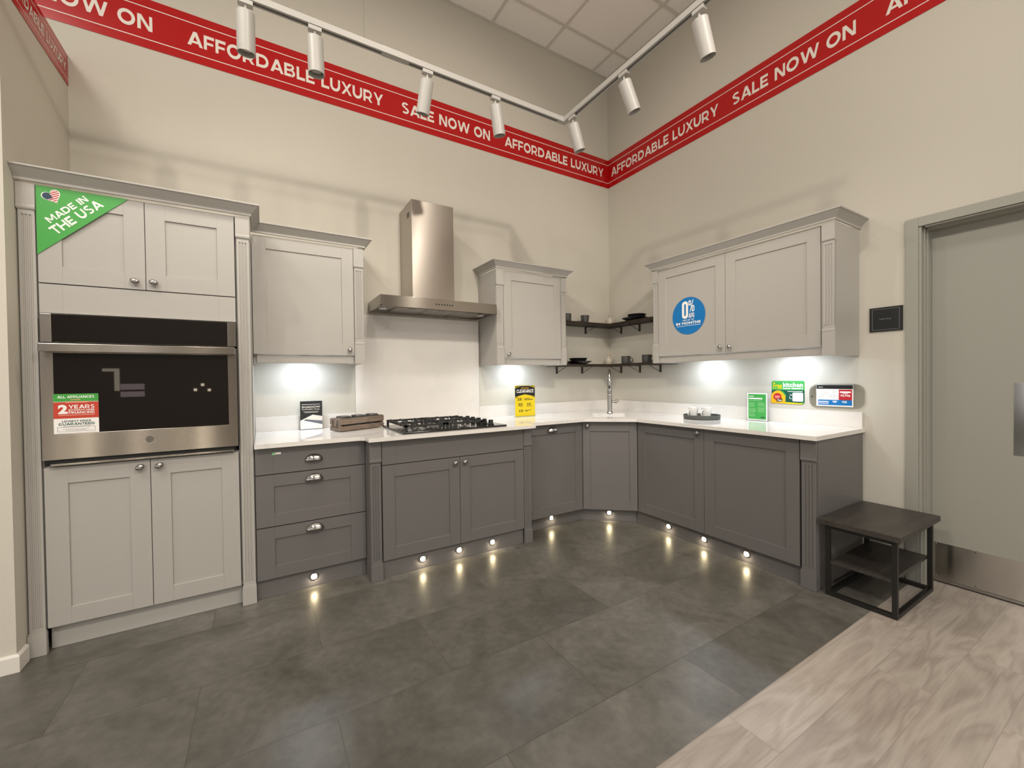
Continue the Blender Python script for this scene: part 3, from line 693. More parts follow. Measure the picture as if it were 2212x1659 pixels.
# sink
T = Thing('sink', 'white rectangular basin set into the worktop at the corner', 'sink', (sc0.x, sc0.y, .70))
bs = MB(); n = len(hole)
ho = [sk(a, b) for a, b in rrect(SW+.012, SD+.012, .025)]; hi = [sk(a, b) for a, b in rrect(SW+.001, SD+.001, .02)]; hb = [sk(a, b) for a, b in rrect(SW-.01, SD-.01, .03)]
bs.add([(*p, .8715) for p in ho]+[(*p, .8715) for p in hi]+[(*p, .69) for p in hb]+[(*p, .665) for p in ho],
       [(i, (i+1) % n, n+(i+1) % n, n+i) for i in range(n)]+[(n+i, n+(i+1) % n, 2*n+(i+1) % n, 2*n+i) for i in range(n)]+[tuple(range(2*n, 3*n))]+
       [(i, 3*n+i, 3*n+(i+1) % n, (i+1) % n) for i in range(n)]+[tuple(range(4*n-1, 3*n-1, -1))])
T.part('basin', bs, 'white_ceramic')
T.part('drain', MB().lathe([(0, .003), (.03, .004), (.038, .001), (.038, 0)], 24, (sc0.x, sc0.y, .6905)), 'nickel', smooth=True)
# tap
fx, fy = -.418, -.421
T = Thing('kitchen_tap', 'tall brushed nickel pull-out tap with side lever standing behind the sink', 'tap', (fx, fy, .897))
dv = Vector((sc0.x-fx, sc0.y-fy, 0)).normalized()
T.part('base', MB().lathe([(0, 0), (.031, 0), (.030, .006), (.025, .013), (.0235, .018), (.0235, .172), (.026, .174), (.026, .180), (.022, .186), (.024, .196), (.024, .204), (.016, .212), (.012, .214)], 28, (fx, fy, .897)), 'nickel', smooth=True)
sp = []
R_ = .074
for k in range(6): sp.append((fx, fy, 1.105+.135*k/5))
for k in range(1, 15):
    a = PI*k/14; q = R_-R_*math.cos(a); sp.append((fx+dv.x*q, fy+dv.y*q, 1.24+R_*math.sin(a)))
sp.append((fx+dv.x*2*R_, fy+dv.y*2*R_, 1.195))
T.part('spout', MB().tube(sp, .0125, 14), 'nickel', smooth=True)
hx, hy = fx+dv.x*2*R_, fy+dv.y*2*R_
hd = T.part('spray_head', MB().lathe([(0, .088), (.020, .088), (.023, .094), (.026, .098), (.026, .108), (.022, .112), (.0215, .14), (.019, .205), (.0165, .222), (.0125, .232)], 24, (hx, hy, 1.0)), 'nickel', smooth=True)
bt = MB(); px, py = hx+dv.x*.0195, hy+dv.y*.0195
bt.lathe([(0, .004), (.006, .003), (.008, 0)], 16, (px, py, 1.155), Matrix.Rotation(math.atan2(dv.y, dv.x)-PI/2, 3, 'Z') @ Matrix.Rotation(-PI/2, 3, 'X') @ Matrix.Diagonal((1, 2.4, 1)))
T.part('button', bt, 'black_print', hd, smooth=True)
lv = MB(); sx, sy = e1.x, e1.y
lv.tube([(fx, fy, 1.010), (fx+sx*.05, fy+sy*.05, 1.010)], .0115, 16); lv.tube([(fx+sx*.05, fy+sy*.05, 1.010), (fx+sx*.066, fy+sy*.066, 1.010)], .017, 18)
lv.tube([(fx+sx*.066, fy+sy*.066, 1.010), (fx+sx*.074, fy+sy*.074, 1.010), (fx+sx*.080, fy+sy*.08, 1.028)], [.010, .009, .006], 12)
T.part('lever', lv, 'nickel', smooth=True)

# ------------------------------------------------------------------ oven
T = Thing('wall_oven', 'built-in stainless steel wall oven with black glass door and bar handle', 'oven', (-3.815, -.35, .872))
T.part('body', MB().box(-4.185, -3.453, -.648, -.06, .875, 1.572), 'carcass_dark')
cp = MB().box(-4.186, -4.1495, -.678, -.652, 1.441, 1.572); cp.box(-3.4805, -3.4425, -.678, -.652, 1.441, 1.572); cp.box(-4.1495, -3.4805, -.672, -.652, 1.441, 1.572)
T.part('control_frame', cp, 'steel_horizontal', bevel=.001)
T.part('control_panel', MB().box(-4.149, -3.481, -.677, -.6725, 1.4425, 1.571), 'black_glass')
def ring_frame(x0, x1, z0, z1, a0, a1, b0, b1, yf, yb):
    mb = MB(); o_ = [(x0, z0), (x1, z0), (x1, z1), (x0, z1)]; i_ = [(a0, b0), (a1, b0), (a1, b1), (a0, b1)]
    vs = [(p[0], yf, p[1]) for p in o_+i_]+[(p[0], yb, p[1]) for p in o_+i_]; fs = []
    for i in range(4):
        j = (i+1) % 4; fs += [(i, j, 4+j, 4+i), (8+j, 8+i, 12+i, 12+j), (j, i, 8+i, 8+j), (4+i, 4+j, 12+j, 12+i)]
    return mb.add(vs, fs)
df = ring_frame(-4.188, -3.442, .898, 1.430, -4.145, -3.482, 1.017, 1.392, -.684, -.652)
dd = T.part('oven_door', df, 'steel_horizontal', bevel=.001)
T.part('door_glass', MB().box(-4.1445, -3.4825, -.683, -.655, 1.0175, 1.3915), 'black_glass', dd)
hb_ = MB().box(-4.182, -3.447, -.722, -.708, 1.395, 1.434)
for x in (-4.15, -3.48): hb_.box(x-.012, x+.012, -.709, -.684, 1.402, 1.427)
T.part('handle', hb_, 'steel_horizontal', dd, bevel=.003)
bd = MB().lathe([(0, .001), (.0155, .001), (.016, 0)], 28, (-3.812, -.684, .967), Matrix.Rotation(PI/2, 3, 'X'))
em = T.part('emblem', bd, 'emblem_grey', dd)
T.part('emblem_ring', MB().lathe([(.0135, .0014), (.0148, .0014), (.0148, .001), (.0135, .001)], 28, (-3.812, -.684, .967), Matrix.Rotation(PI/2, 3, 'X')), 'nickel', em) if False else None
T.part('vent', MB().box(-4.165, -3.462, -.668, -.652, .879, .8975), 'gasket_black')
T.part('trim_strip', MB().box(-4.165, -3.46, -.676, -.652, .870, .8785), 'steel_horizontal')
def rect(x0, x1, z0, z1): return [(x0, z0), (x1, z0), (x1, z1), (x0, z1)]
# appliance offer sticker
y = -.6835
T = Thing('offer_sticker', 'square green, red and white appliance offer sticker on the oven glass', 'sticker', (-4.072, y, 1.018))
T.part('backing', MB().plate(rect(-4.148, -3.996, 1.018, 1.202), y), 'pure_white_print')
T.part('green_band', MB().plate(rect(-4.148, -3.996, 1.166, 1.202), y-.0007), 'green_print')
T.part('red_band', MB().plate(rect(-4.148, -3.996, 1.088, 1.164), y-.0007), 'red_print')
t = MB().text('ALL APPLIANCES', -4.134, -4.010, 1.182, 1.194, y-.0016, .03)
t.text('2', -4.133, -4.101, 1.109, 1.152, y-.0016, .05); t.text('YEARS', -4.098, -4.010, 1.133, 1.150, y-.0016, .04)
t.text('INTEREST FREE', -4.098, -4.010, 1.1225, 1.1295, y-.0016, .03); t.text('FINANCING', -4.098, -4.010, 1.109, 1.120, y-.0016, .035)
T.part('lettering', t, 'pure_white_print')
t = MB().plate(rect(-4.108, -4.034, 1.160, 1.167), y-.0014); t.plate(rect(-4.131, -4.010, 1.101, 1.1045), y-.0014); t.plate(rect(-4.090, -4.058, 1.173, 1.1765), y-.0014)
T.part('small_print', t, 'pink_print')
t = MB().text('LOWEST PRICE', -4.121, -4.023, 1.070, 1.079, y-.0012, .03); t.text('GUARANTEED', -4.132, -4.011, 1.056, 1.067, y-.0012, .04)
T.part('green_lettering', t, 'dark_green_print')
t = MB()
for q in (rect(-4.136, -4.009, 1.047, 1.048), rect(-4.136, -4.009, 1.027, 1.028), rect(-4.136, -4.135, 1.027, 1.048), rect(-4.010, -4.009, 1.027, 1.048), rect(-4.118, -4.026, 1.050, 1.0515), rect(-4.12, -4.03, 1.038, 1.039), rect(-4.11, -4.04, 1.033, 1.034)): t.plate(q, y-.0008)
T.part('footer_box', t, 'grey_print')
# made in the USA corner sign
y = -.6515
T = Thing('corner_sign', 'green triangular MADE IN THE USA sign with flag heart on the upper oven door', 'sign', (-4.09, y, 1.845))
T.part('panel', MB().plate([(-4.195, 1.844), (-3.878, 2.159), (-4.195, 2.159)], y, .003), 'green_print')
A = Vector((1, 0, 1)).normalized(); B = Vector((-1, 0, 1)).normalized(); y2 = y-.0036
t = MB().text('MADE IN', 0, 0, 0, 0, 0, .025, O=(-4.149, y2, 1.992), U=A*.185, V=B*.029)
t.text('THE USA', 0, 0, 0, 0, 0, .035, O=(-4.131, y2, 1.941), U=A*.236, V=B*.039)
T.part('lettering', t, 'pure_white_print')
hc = Vector((-4.1405, 0, 2.114)); ha = math.radians(38)
def hpt(s, k):
    hx_ = 16*math.sin(s)**3; hz_ = 13*math.cos(s)-5*math.cos(2*s)-2*math.cos(3*s)-math.cos(4*s)
    X, Z = hx_*.0020*k, (hz_+2)*.0020*k
    return (hc.x+X*math.cos(-ha*-1)-Z*math.sin(ha)*-1*0+0*Z - Z*math.sin(-ha)*0 + 0, hc.z)  # replaced below
def hpt(s, k, rot=math.radians(30)):
    X = 16*math.sin(s)**3*.0021*k; Z = (13*math.cos(s)-5*math.cos(2*s)-2*math.cos(3*s)-math.cos(4*s)+2)*.0021*k
    return (hc.x+X*math.cos(rot)-Z*math.sin(rot), hc.z+X*math.sin(rot)+Z*math.cos(rot))
hp = [hpt(2*PI*k/60, 1.0) for k in range(60)]
hs = T.part('flag_heart', MB().prism(hp, lambda p: (p[0], y2+.0005, p[1]), lambda p: (p[0], y2, p[1])), 'pure_white_print')
inner = [Vector(hpt(2*PI*k/60, .90)) for k in range(60)]
def clip(poly, n, d):
    out = []
    for i, p in enumerate(poly):
        q = poly[(i+1) % len(poly)]; a, b = p.dot(n)-d, q.dot(n)-d
        if a <= 0: out.append(p)
        if a*b < 0: out.append(p+(q-p)*(a/(a-b)))
    return out
sd = Vector((math.cos(math.radians(30)), math.sin(math.radians(30)))); sn = Vector((-sd.y, sd.x)); h2 = Vector((hc.x, hc.z))
st = MB()
for k in range(-4, 5):
    c0 = h2.dot(sn)+k*.0085
    q = clip(clip(inner, sn, c0+.0021), -sn, -(c0-.0021))
    if len(q) > 2: st.plate(q, y2-.0002, .0004)
T.part('stripes', st, 'crimson_print', hs)
q = clip(clip(inner, sd, h2.dot(sd)-.001), -sn, -(h2.dot(sn)-.004))
T.part('canton', MB().plate(q, y2-.0008, .0004), 'navy_print', hs)
# little round tag sticker on the top drawer
y = -.6545
T = Thing('tag_sticker', 'tiny green and white tag sticker on the top drawer front', 'sticker', (-3.26, y, .83))
T.part('round_tag', MB().plate([(-3.275+.009*math.cos(k*PI/10), .8325+.009*math.sin(k*PI/10)) for k in range(20)], y, .0008), 'pale_green_print')
T.part('strip_tag', MB().plate(rect(-3.267, -3.238, .8275, .839), y, .0006), 'pure_white_print')

# ------------------------------------------------------------------ extractor hood
T = Thing('extractor_hood', 'stainless steel chimney extractor hood over the gas hob', 'extractor hood', (-2.118, -.19, 1.782))
cb = MB().box(-2.592, -1.644, -.382, -.0015, 1.790, 1.862)
for a, d, e, f in ((-2.592, -1.644, -.382, -.372), (-2.592, -1.644, -.012, -.0015), (-2.592, -2.582, -.382, -.0015), (-1.654, -1.644, -.382, -.0015)): cb.box(a, d, e, f, 1.782, 1.79)
T.part('canopy', cb, 'steel_horizontal', bevel=.001)
ch = MB().box(-2.334, -1.994, -.316, -.0015, 1.8625, 2.616)
T.part('chimney', ch, 'steel_vertical', bevel=.0015)
vt = MB()
for k in range(5): vt.box(-2.3348, -2.3335, -.26+.012*k, -.253+.012*k, 2.50, 2.54)
T.part('vent_slots', vt, 'slot_dark')
for k in range(3):
    x0 = -2.46+k*.242
    f_ = T.part('grease_filter', MB().box(x0, x0+.236, -.33, -.06, 1.785, 1.7895), 'steel_horizontal', bevel=.001)
    T.part('latch', MB().box(x0+.09, x0+.146, -.315, -.295, 1.783, 1.785), 'dark_chrome', f_)
for x in (-2.53, -1.706): T.part('lamp', MB().lathe([(0, 0), (.028, 0), (.030, .004), (0, .004)], 24, (x, -.20, 1.7855)), 'hood_lamp')
bt = MB()
for k in range(7): bt.lathe([(0, .0025), (.0055, .0025), (.006, 0)], 14, (-2.170+k*.0215, -.382, 1.822), Matrix.Rotation(PI/2, 3, 'X'))
T.part('control_buttons', bt, 'black_print')

# ------------------------------------------------------------------ gas hob
T = Thing('gas_hob', 'black gas hob with cast iron grates and knobs along its right side', 'hob', (-2.175, -.505, .8975))
X0, X1, Y0, Y1 = -2.560, -1.790, -.775, -.245
T.part('tray', MB().box(X0, X1, Y0, Y1, .8975, .910), 'black_enamel', bevel=.004)
def grate(x0, x1):
    mb = MB(); z0, z1 = .938, .951; ya, yb = Y0+.03, Y1-.03
    for x in (x0+.007, x1-.007): mb.box(x-.007, x+.007, ya, yb, z0, z1)
    for yy in (ya+.007, yb-.007, (ya+yb)/2): mb.box(x0, x1, yy-.007, yy+.007, z0, z1)
    for k in range(6):
        yy = ya+.03+k*(yb-ya-.06)/5; mb.box(x0-.004, x0+.03, yy-.005, yy+.005, z0+.001, z1+.004); mb.box(x1-.03, x1+.004, yy-.005, yy+.005, z0+.001, z1+.004)
    cx = (x0+x1)/2
    for cy in (ya+(yb-ya)*.26, ya+(yb-ya)*.75):
        for k in range(4):
            a = PI/4+k*PI/2
            mb.tube([(cx+.035*math.cos(a), cy+.035*math.sin(a), .945), (cx+.075*math.cos(a), cy+.075*math.sin(a), .954), (cx+.125*math.cos(a)*.85, cy+.125*math.sin(a)*.75, .946)], .006, 8)
    for x in (x0+.007, x1-.007):
        for yy in (ya+.007, yb-.007): mb.box(x-.007, x+.007, yy-.007, yy+.007, .910, z0)
    return mb
for k in range(2): T.part('grate', grate(X0+.025+k*.285, X0+.025+k*.285+.275), 'cast_iron')
for bx, by, r in ((-2.398, -.645, .045), (-2.398, -.375, .036), (-2.113, -.645, .040), (-2.113, -.375, .050)):
    b1 = T.part('burner', MB().lathe([(0, .0), (r*1.25, 0), (r*1.2, .010), (r, .012), (r, .018), (0, .018)], 28, (bx, by, .9102)), 'nickel', label='aluminium burner ring', smooth=True)
    T.part('burner_cap', MB().lathe([(0, .008), (r*.7, .008), (r*.8, .004), (r*.8, 0), (0, 0)], 28, (bx, by, .9284)), 'cast_iron', b1, smooth=True)
for k, yy in enumerate((-.32, -.42, -.52, -.62, -.72)):
    T.part('knob', MB().lathe([(0, 0), (.024, 0), (.024, .006), (.019, .009), (.017, .036), (.015, .038), (0, .038)], 20, (-1.895, yy, .9105)), 'black_enamel', smooth=True)

# ------------------------------------------------------------------ crate with pots
ca = math.atan2(.158, .339); FC = Matrix.Translation((-2.735, -.255, .8975)) @ rotz(ca)
T = Thing('wooden_crate', 'small weathered wooden crate with a slatted gap on the counter left of the hob', 'crate', (0, 0, 0), FC)
hw, hdp = .18, .062
cb = MB()
for yy in (-hdp, hdp-.009):
    cb.box(-hw, hw, yy, yy+.009, .004, .036); cb.box(-hw, hw, yy, yy+.009, .048, .088)
cb.box(-hw+.009, hw-.009, -hdp+.009, hdp-.009, .004, .012)
T.part('slats', cb, 'crate_wood', bevel=.001)
for sx_ in (-1, 1):
    x = sx_*(hw-.0095)
    e = T.part('end_board', MB().box(x-.0095 if sx_ > 0 else x-.0095, x+.0095, -hdp+.0092, hdp-.0092, .004, .092), 'crate_wood', bevel=.001)
    xx = sx_*(hw+.003)
    T.part('wire_handle', MB().tube([(xx, -.024, .078), (xx, -.026, .064), (xx, -.022, .05), (xx, -.026, .03), (xx, .026, .03), (xx, .022, .05), (xx, .026, .064), (xx, .024, .078)], .002, 6), 'black_steel', e)
PG = 'pots in the wooden crate'
for k, (px, w_) in enumerate(((-.118, 'left'), (.0, 'middle'), (.118, 'right'))):
    p = FC @ Vector((px, 0, .012))
    lab = ['dark metal pot at the left end of the wooden crate', 'dark metal pot in the middle of the wooden crate', 'dark metal pot at the right end of the wooden crate, next to the hob'][k]
    T = Thing('pot', lab, 'pot', tuple(p), FB, PG)
    mb = MB().lathe([(0, 0), (.036, 0), (.041, .03), (.046, .082), (.044, .084), (.041, .078), (.037, .02), (0, .018)], 28, tuple(p+Vector((0, 0, .0005))))
    T.part('bowl', mb, 'tray_grey', smooth=True)
    T.part('rim', MB().lathe([(.0445, .0845), (.0475, .0845), (.0475, .0885), (.0445, .0885), (.0445, .0845)], 28, tuple(p+Vector((0, 0, .0005)))), 'dark_chrome')

# ------------------------------------------------------------------ counter signs
def acrylic_stand(T, x0, x1, z0, z1, yf, foot=.032):
    T.part('acrylic_holder', MB().box(x0-.004, x1+.004, yf+.0012, yf+.0032, z0, z1+.004), 'acrylic')
    T.part('acrylic_foot', MB().box(x0-.004, x1+.004, yf-.012, yf+foot, z0-.0016, z0-.0004), 'acrylic')
ZS = .8985
y = -.06
T = Thing('counter_card', 'black SHADOW SUPPORT RAIL card standing on the counter left of the crate', 'sign', (-3.02, y, ZS))
x0, x1, z0, z1 = -3.093, -2.948, ZS+.002, 1.102
T.part('card', MB().box(x0, x1, y, y+.001, z0, z1), 'pure_white_print')
T.part('black_field', MB().plate([(x0, .963), (-3.012, 1.003), (x1, .989), (x1, z1), (x0, z1)], y), 'black_print')
t = MB().plate([(-3.083, .960), (-3.012, 1.001), (x1, .987), (x1, .957), (-3.059, .972)], y); 
T.part('rail_top', t, 'white_print'); T.part('rail_shade', MB().plate([(-3.072, .963), (-3.058, .971), (x1, .956), (x1, .929)], y), 'slate_print')
T.part('rail_face', MB().plate([(-3.078, .956), (x1, .925), (x1, .902), (-3.070, .902)], y), 'grey_print') if False else None
t = MB().text('SHADOW', -3.083, -2.961, 1.052, 1.067, y-.001, .01); t.text('SUPPORT RAIL', -3.083, -2.963, 1.038, 1.046, y-.001, .005)
for q in (rect(-3.083, -2.962, 1.077, 1.0795), rect(-3.072, -2.970, 1.0245, 1.0265), rect(-3.064, -2.978, 1.0185, 1.0205)): t.plate(q, y-.0007, .0003)
T.part('lettering', t, 'white_print')
acrylic_stand(T, x0, x1, z0, z1, y)
# yellow clearance card
y = -.20
T = Thing('counter_card', 'yellow and black CLEARANCE card standing on the counter right of the hob', 'sign', (-1.258, y, ZS))
x0, x1, z0, z1 = -1.366, -1.150, ZS+.002, 1.181
T.part('card', MB().box(x0, x1, y, y+.001, z0, z1), 'yellow_print')
xm = (x0+x1)/2
t = MB().plate([(x0, 1.080), (xm-.002, 1.101), (x1, 1.080), (x1, 1.157), (xm+.045, 1.178), (xm-.045, 1.178), (x0, 1.157)], y)
t.plate([(x0, 1.162), (x0, 1.168), (xm-.055, 1.1805), (xm-.075, 1.1805)], y); t.plate([(x1, 1.162), (x1, 1.168), (xm+.055, 1.1805), (xm+.075, 1.1805)], y)
t.plate([(x0, 1.069), (x0, 1.0755), (x0+.038, 1.0835), (x0+.03, 1.078)], y); t.plate([(x1, 1.069), (x1, 1.0755), (x1-.038, 1.0835), (x1-.03, 1.078)], y)
T.part('black_header', t, 'black_print')
t = MB().text('CLEARANCE', -1.350, -1.166, 1.116, 1.146, y-.001, .035, shear=.18); T.part('lettering', t, 'pure_white_print')
T.part('top_lettering', MB().text('SPRING', -1.300, -1.218, 1.152, 1.164, y-.001, .01), 'gold_print')
t = MB()
for s_, a, d, z in (('25', -1.341, -1.298, 1.045), ('25', -1.335, -1.290, .997), ('10', -1.237, -1.200, .997), ('10', -1.324, -1.286, .939)):
    t.text(s_, a, d, z, z+.024, y-.0006, .03); t.text('%', d+.002, d+.011, z+.013, z+.023, y-.0006, .0); t.text('off', d+.002, d+.011, z, z+.006, y-.0006, .0)
for q in (rect(-1.270, -1.205, 1.060, 1.0645), rect(-1.268, -1.173, 1.049, 1.0545), rect(-1.320, -1.289, .987, .990), rect(-1.246, -1.176, .987, .990), rect(-1.262, -1.192, .951, .9555), rect(-1.262, -1.228, .943, .947)): t.plate(q, y-.0003, .0003)
T.part('offer_lettering', t, 'black_print')
acrylic_stand(T, x0, x1, z0, z1, y)
# green notice on the right counter
y = -.06
T = Thing('counter_card', 'green text card in a clear stand on the right counter, beside the tray', 'sign', (1.637, y, ZS), FR)
x0, x1, z0, z1 = 1.561, 1.712, ZS+.002, 1.111
T.part('card', MB().box(x0, x1, y, y+.001, z0, z1), 'pure_white_print')
T.part('green_field', MB().plate(rect(x0+.009, x1-.009, z0+.009, z1-.009), y), 'mid_green_print')
t = MB()
for q in (rect(x0+.014, x0+.05, 1.082, 1.088), rect(x0+.014, x0+.115, 1.063, 1.073)): t.plate(q, y-.0007, .0003)
T.part('heading', t, 'pure_white_print')
t = MB(); t.plate(rect(x0+.014, x0+.105, 1.050, 1.054), y-.0007, .0003); random.seed(4)
for col in (0, 1):
    for k in range(15 if col == 0 else 11):
        if (k+col) % 6 == 5: continue
        z = 1.034-k*.0075; a = x0+.014+col*.068; t.plate(rect(a, a+.040+random.random()*.016, z, z+.003), y-.0007, .0003)
T.part('body_text', t, 'pale_green_print')
t = MB().plate(rect(x1-.048, x1-.018, .921, .929), y-.0007, .0003); T.part('mark', t, 'dark_green_print')
acrylic_stand(T, x0, x1, z0, z1, y)
# free kitchen sticker on the wall
y = -.0012
T = Thing('wall_sticker', 'green and yellow Free kitchen home measure sticker on the wall', 'sticker', (1.828, y, 1.033), FR)
def rr(x0, x1, z0, z1, r, n=5): return [(a+(x0+x1)/2, b+(z0+z1)/2) for a, b in rrect((x1-x0)/2, (z1-z0)/2, r, n)]
T.part('panel', MB().plate(rr(1.716, 1.938, 1.036, 1.203, .012), y, .0012), 'mid_green_print')
T.part('lower_field', MB().plate([(1.7165, 1.135), (1.9375, 1.135), (1.9375, 1.050), (1.9, 1.042), (1.7165, 1.042)], y-.0014), 'dark_green_print')
T.part('yellow_lettering', MB().text('Free', 1.727, 1.788, 1.143, 1.191, y-.0024, .02), 'yellow_print')
t = MB().text('kitchen', 1.796, 1.929, 1.157, 1.191, y-.0024, .035); t.text('home measure', 1.796, 1.929, 1.142, 1.155, y-.0024, .03)
t.plate(rect(1.826, 1.926, 1.1235, 1.1275), y-.0022, .0004)
t.text('Scan', 1.842, 1.857, 1.096, 1.106, y-.0026, .02)
t.tube([(1.856, y-.0028, 1.072), (1.846, y-.0028, 1.072), (1.840, y-.0028, 1.079), (1.843, y-.0028, 1.088)], .0015, 6)
T.part('lettering', t, 'pure_white_print')
tp = T.part('tape_measure', MB().plate([(1.711, 1.036), (1.711, 1.07)]+[(1.763+.052*math.cos(a), 1.080+.052*math.sin(a)) for a in [PI-.2-k*PI/10*.9 for k in range(11)]]+[(1.812, 1.082), (1.812, 1.036)], y-.0021), 'gold_print')
T.part('grip', MB().plate([(1.775, 1.131), (1.797, 1.124), (1.812, 1.106), (1.818, 1.090), (1.806, 1.098), (1.792, 1.118)], y-.0028), 'mid_green_print', tp)
T.part('ruler', MB().plate([(1.803, 1.034), (1.926, 1.034), (1.926, 1.041), (1.803, 1.047)], y-.0021), 'yellow_print')
T.part('red_disc', MB().plate([(1.757+.029*math.cos(k*PI/14), 1.085+.027*math.sin(k*PI/14)) for k in range(28)], y-.0028), 'crimson_print', tp)
T.part('disc_bars', MB().plate(rect(1.738, 1.776, 1.084, 1.092), y-.0035, .0003).plate(rect(1.741, 1.770, 1.074, 1.081), y-.0035, .0003), 'pink_print', tp)
T.part('black_flag', MB().plate([(1.749, 1.047), (1.789, 1.050), (1.793, 1.071), (1.754, 1.068)], y-.0034), 'black_print', tp)
T.part('flag_lettering', MB().text('Free', 1.757, 1.786, 1.052, 1.067, y-.0046, .02, shear=.2), 'pure_white_print', tp)
T.part('blank_square', MB().plate(rr(1.860, 1.930, 1.053, 1.117, .008), y-.0021), 'pure_white_print')
# price ticket
y = -.0012
T = Thing('price_ticket', 'price ticket with a kitchen sketch in a clear rounded wall plate', 'price ticket', (2.13, y, 1.02), FR)
T.part('acrylic_plate', MB().plate(rr(1.970, 2.284, 1.018, 1.181, .05, 8), y, .004), 'acrylic')
T.part('acrylic_screw', MB().lathe([(0, .003), (.004, .003), (.005, 0)], 12, (1.985, y-.004, 1.093), Matrix.Rotation(PI/2, 3, 'X')), 'nickel')
y3 = y-.0045
T.part('ticket', MB().plate(rect(2.014, 2.226, 1.029, 1.176), y3, .001), 'pure_white_print')
T.part('black_header', MB().plate(rect(2.016, 2.224, 1.148, 1.1745), y3-.0012), 'black_print')
T.part('red_box', MB().plate(rect(2.146, 2.219, 1.073, 1.144), y3-.0012), 'crimson_print')
T.part('blue_footer', MB().plate(rect(2.025, 2.219, 1.038, 1.074), y3-.0012), 'blue_print')
t = MB().text('$5,946', 2.155, 2.210, 1.095, 1.111, y3-.002, .03); t.plate(rect(2.152, 2.213, 1.122, 1.132), y3-.002, .0003); t.plate(rect(2.168, 2.198, 1.115, 1.1185), y3-.002, .0003)
t.text('FINANCING', 2.028, 2.088, 1.045, 1.053, y3-.002, .02); t.plate(rect(2.028, 2.088, 1.058, 1.064), y3-.002, .0003)
t.text('$89', 2.110, 2.135, 1.052, 1.068, y3-.002, .03); t.text('$38', 2.165, 2.190, 1.052, 1.068, y3-.002, .03); t.plate(rect(2.026, 2.055, 1.158, 1.161), y3-.002, .0003)
T.part('lettering', t, 'pure_white_print')
t = MB()
for a, b in (((2.03, 1.138), (2.03, 1.09)), ((2.052, 1.138), (2.052, 1.094)), ((2.03, 1.138), (2.052, 1.138)), ((2.03, 1.09), (2.052, 1.096)), ((2.052, 1.112), (2.085, 1.110)), ((2.055, 1.132), (2.09, 1.132)), ((2.055, 1.119), (2.09, 1.120)), ((2.085, 1.110), (2.14, 1.102)), ((2.085, 1.098), (2.14, 1.082)), ((2.11, 1.140), (2.11, 1.12)), ((2.12, 1.14), (2.12, 1.118)), ((2.13, 1.142), (2.13, 1.116)), ((2.14, 1.102), (2.14, 1.080)), ((2.052, 1.096), (2.085, 1.098)), ((2.1, 1.106), (2.1, 1.094)), ((2.12, 1.104), (2.12, 1.088)), ((2.066, 1.131), (2.066, 1.12)), ((2.078, 1.131), (2.078, 1.12))):
    t.tube([(a[0], y3-.0016, a[1]), (b[0], y3-.0016, b[1])], .0005, 4)
T.part('sketch', t, 'grey_print')
# staff only plate
T = Thing('wall_plate', 'black Staff Only plate on the wall beside the door', 'sign', (2.392, -.0012, 1.512), FR)
T.part('plate', MB().box(2.312, 2.472, -.010, -.0012, 1.510, 1.660), 'black_print', bevel=.001)
t = MB()
for q in (rect(2.326, 2.458, 1.648, 1.6495), rect(2.326, 2.458, 1.520, 1.5215), rect(2.326, 2.3275, 1.520, 1.6495), rect(2.4565, 2.458, 1.520, 1.6495)): t.plate(q, -.0101, .0004)
T.part('border', t, 'grey_print')
T.part('lettering', MB().text('Staff Only', 2.362, 2.420, 1.580, 1.591, -.0106, .0), 'grey_print')
# round APR sticker on the right wall cabinet's left door
y = -.3275
T = Thing('round_sticker', 'round blue 0% APR sticker on the left door of the right wall cabinet', 'sticker', (1.235, y, 1.587), FR)
cx, cz, rad = 1.235, 1.741, .154
T.part('rim', MB().plate([(cx+rad*math.cos(k*PI/40), cz+rad*math.sin(k*PI/40)) for k in range(80)], y, .0006), 'pale_green_print' if False else 'grey_print')
T.part('disc', MB().plate([(cx+(rad-.003)*math.cos(k*PI/40), cz+(rad-.003)*math.sin(k*PI/40)) for k in range(80)], y-.0007), 'blue_print')
t = MB()
def ringtxt(ax, bx, az, bz, tw, tz):
    o_ = rr(ax, bx, az, bz, (bx-ax)*.42, 6); i_ = rr(ax+tw, bx-tw, az+tz, bz-tz, max(.001, (bx-ax-2*tw)*.42), 6); n = len(o_)
    t.add([(p[0], y-.0016, p[1]) for p in o_+i_], [(i, (i+1) % n, n+(i+1) % n, n+i) for i in range(n)])
ringtxt(1.176, 1.234, 1.722, 1.862, .021, .022)
ringtxt(1.238, 1.261, 1.822, 1.866, .0075, .009); ringtxt(1.268, 1.291, 1.772, 1.822, .0075, .009)
t.add([(1.248, y-.0016, 1.772), (1.255, y-.0016, 1.772), (1.284, y-.0016, 1.868), (1.277, y-.0016, 1.868)], [(0, 1, 2, 3)])
t.text('APR', 1.238, 1.291, 1.722, 1.762, y-.0016, .035); t.text('FOR UP TO', 1.183, 1.287, 1.702, 1.713, y-.0016, .03)
t.text('84 MONTHS', 1.117, 1.346, 1.672, 1.694, y-.0016, .04); t.add([(1.124, y-.0016, 1.660), (1.346, y-.0016, 1.660), (1.346, y-.0016, 1.663), (1.124, y-.0016, 1.663)], [(0, 1, 2, 3)])
T.part('lettering', t, 'pure_white_print')

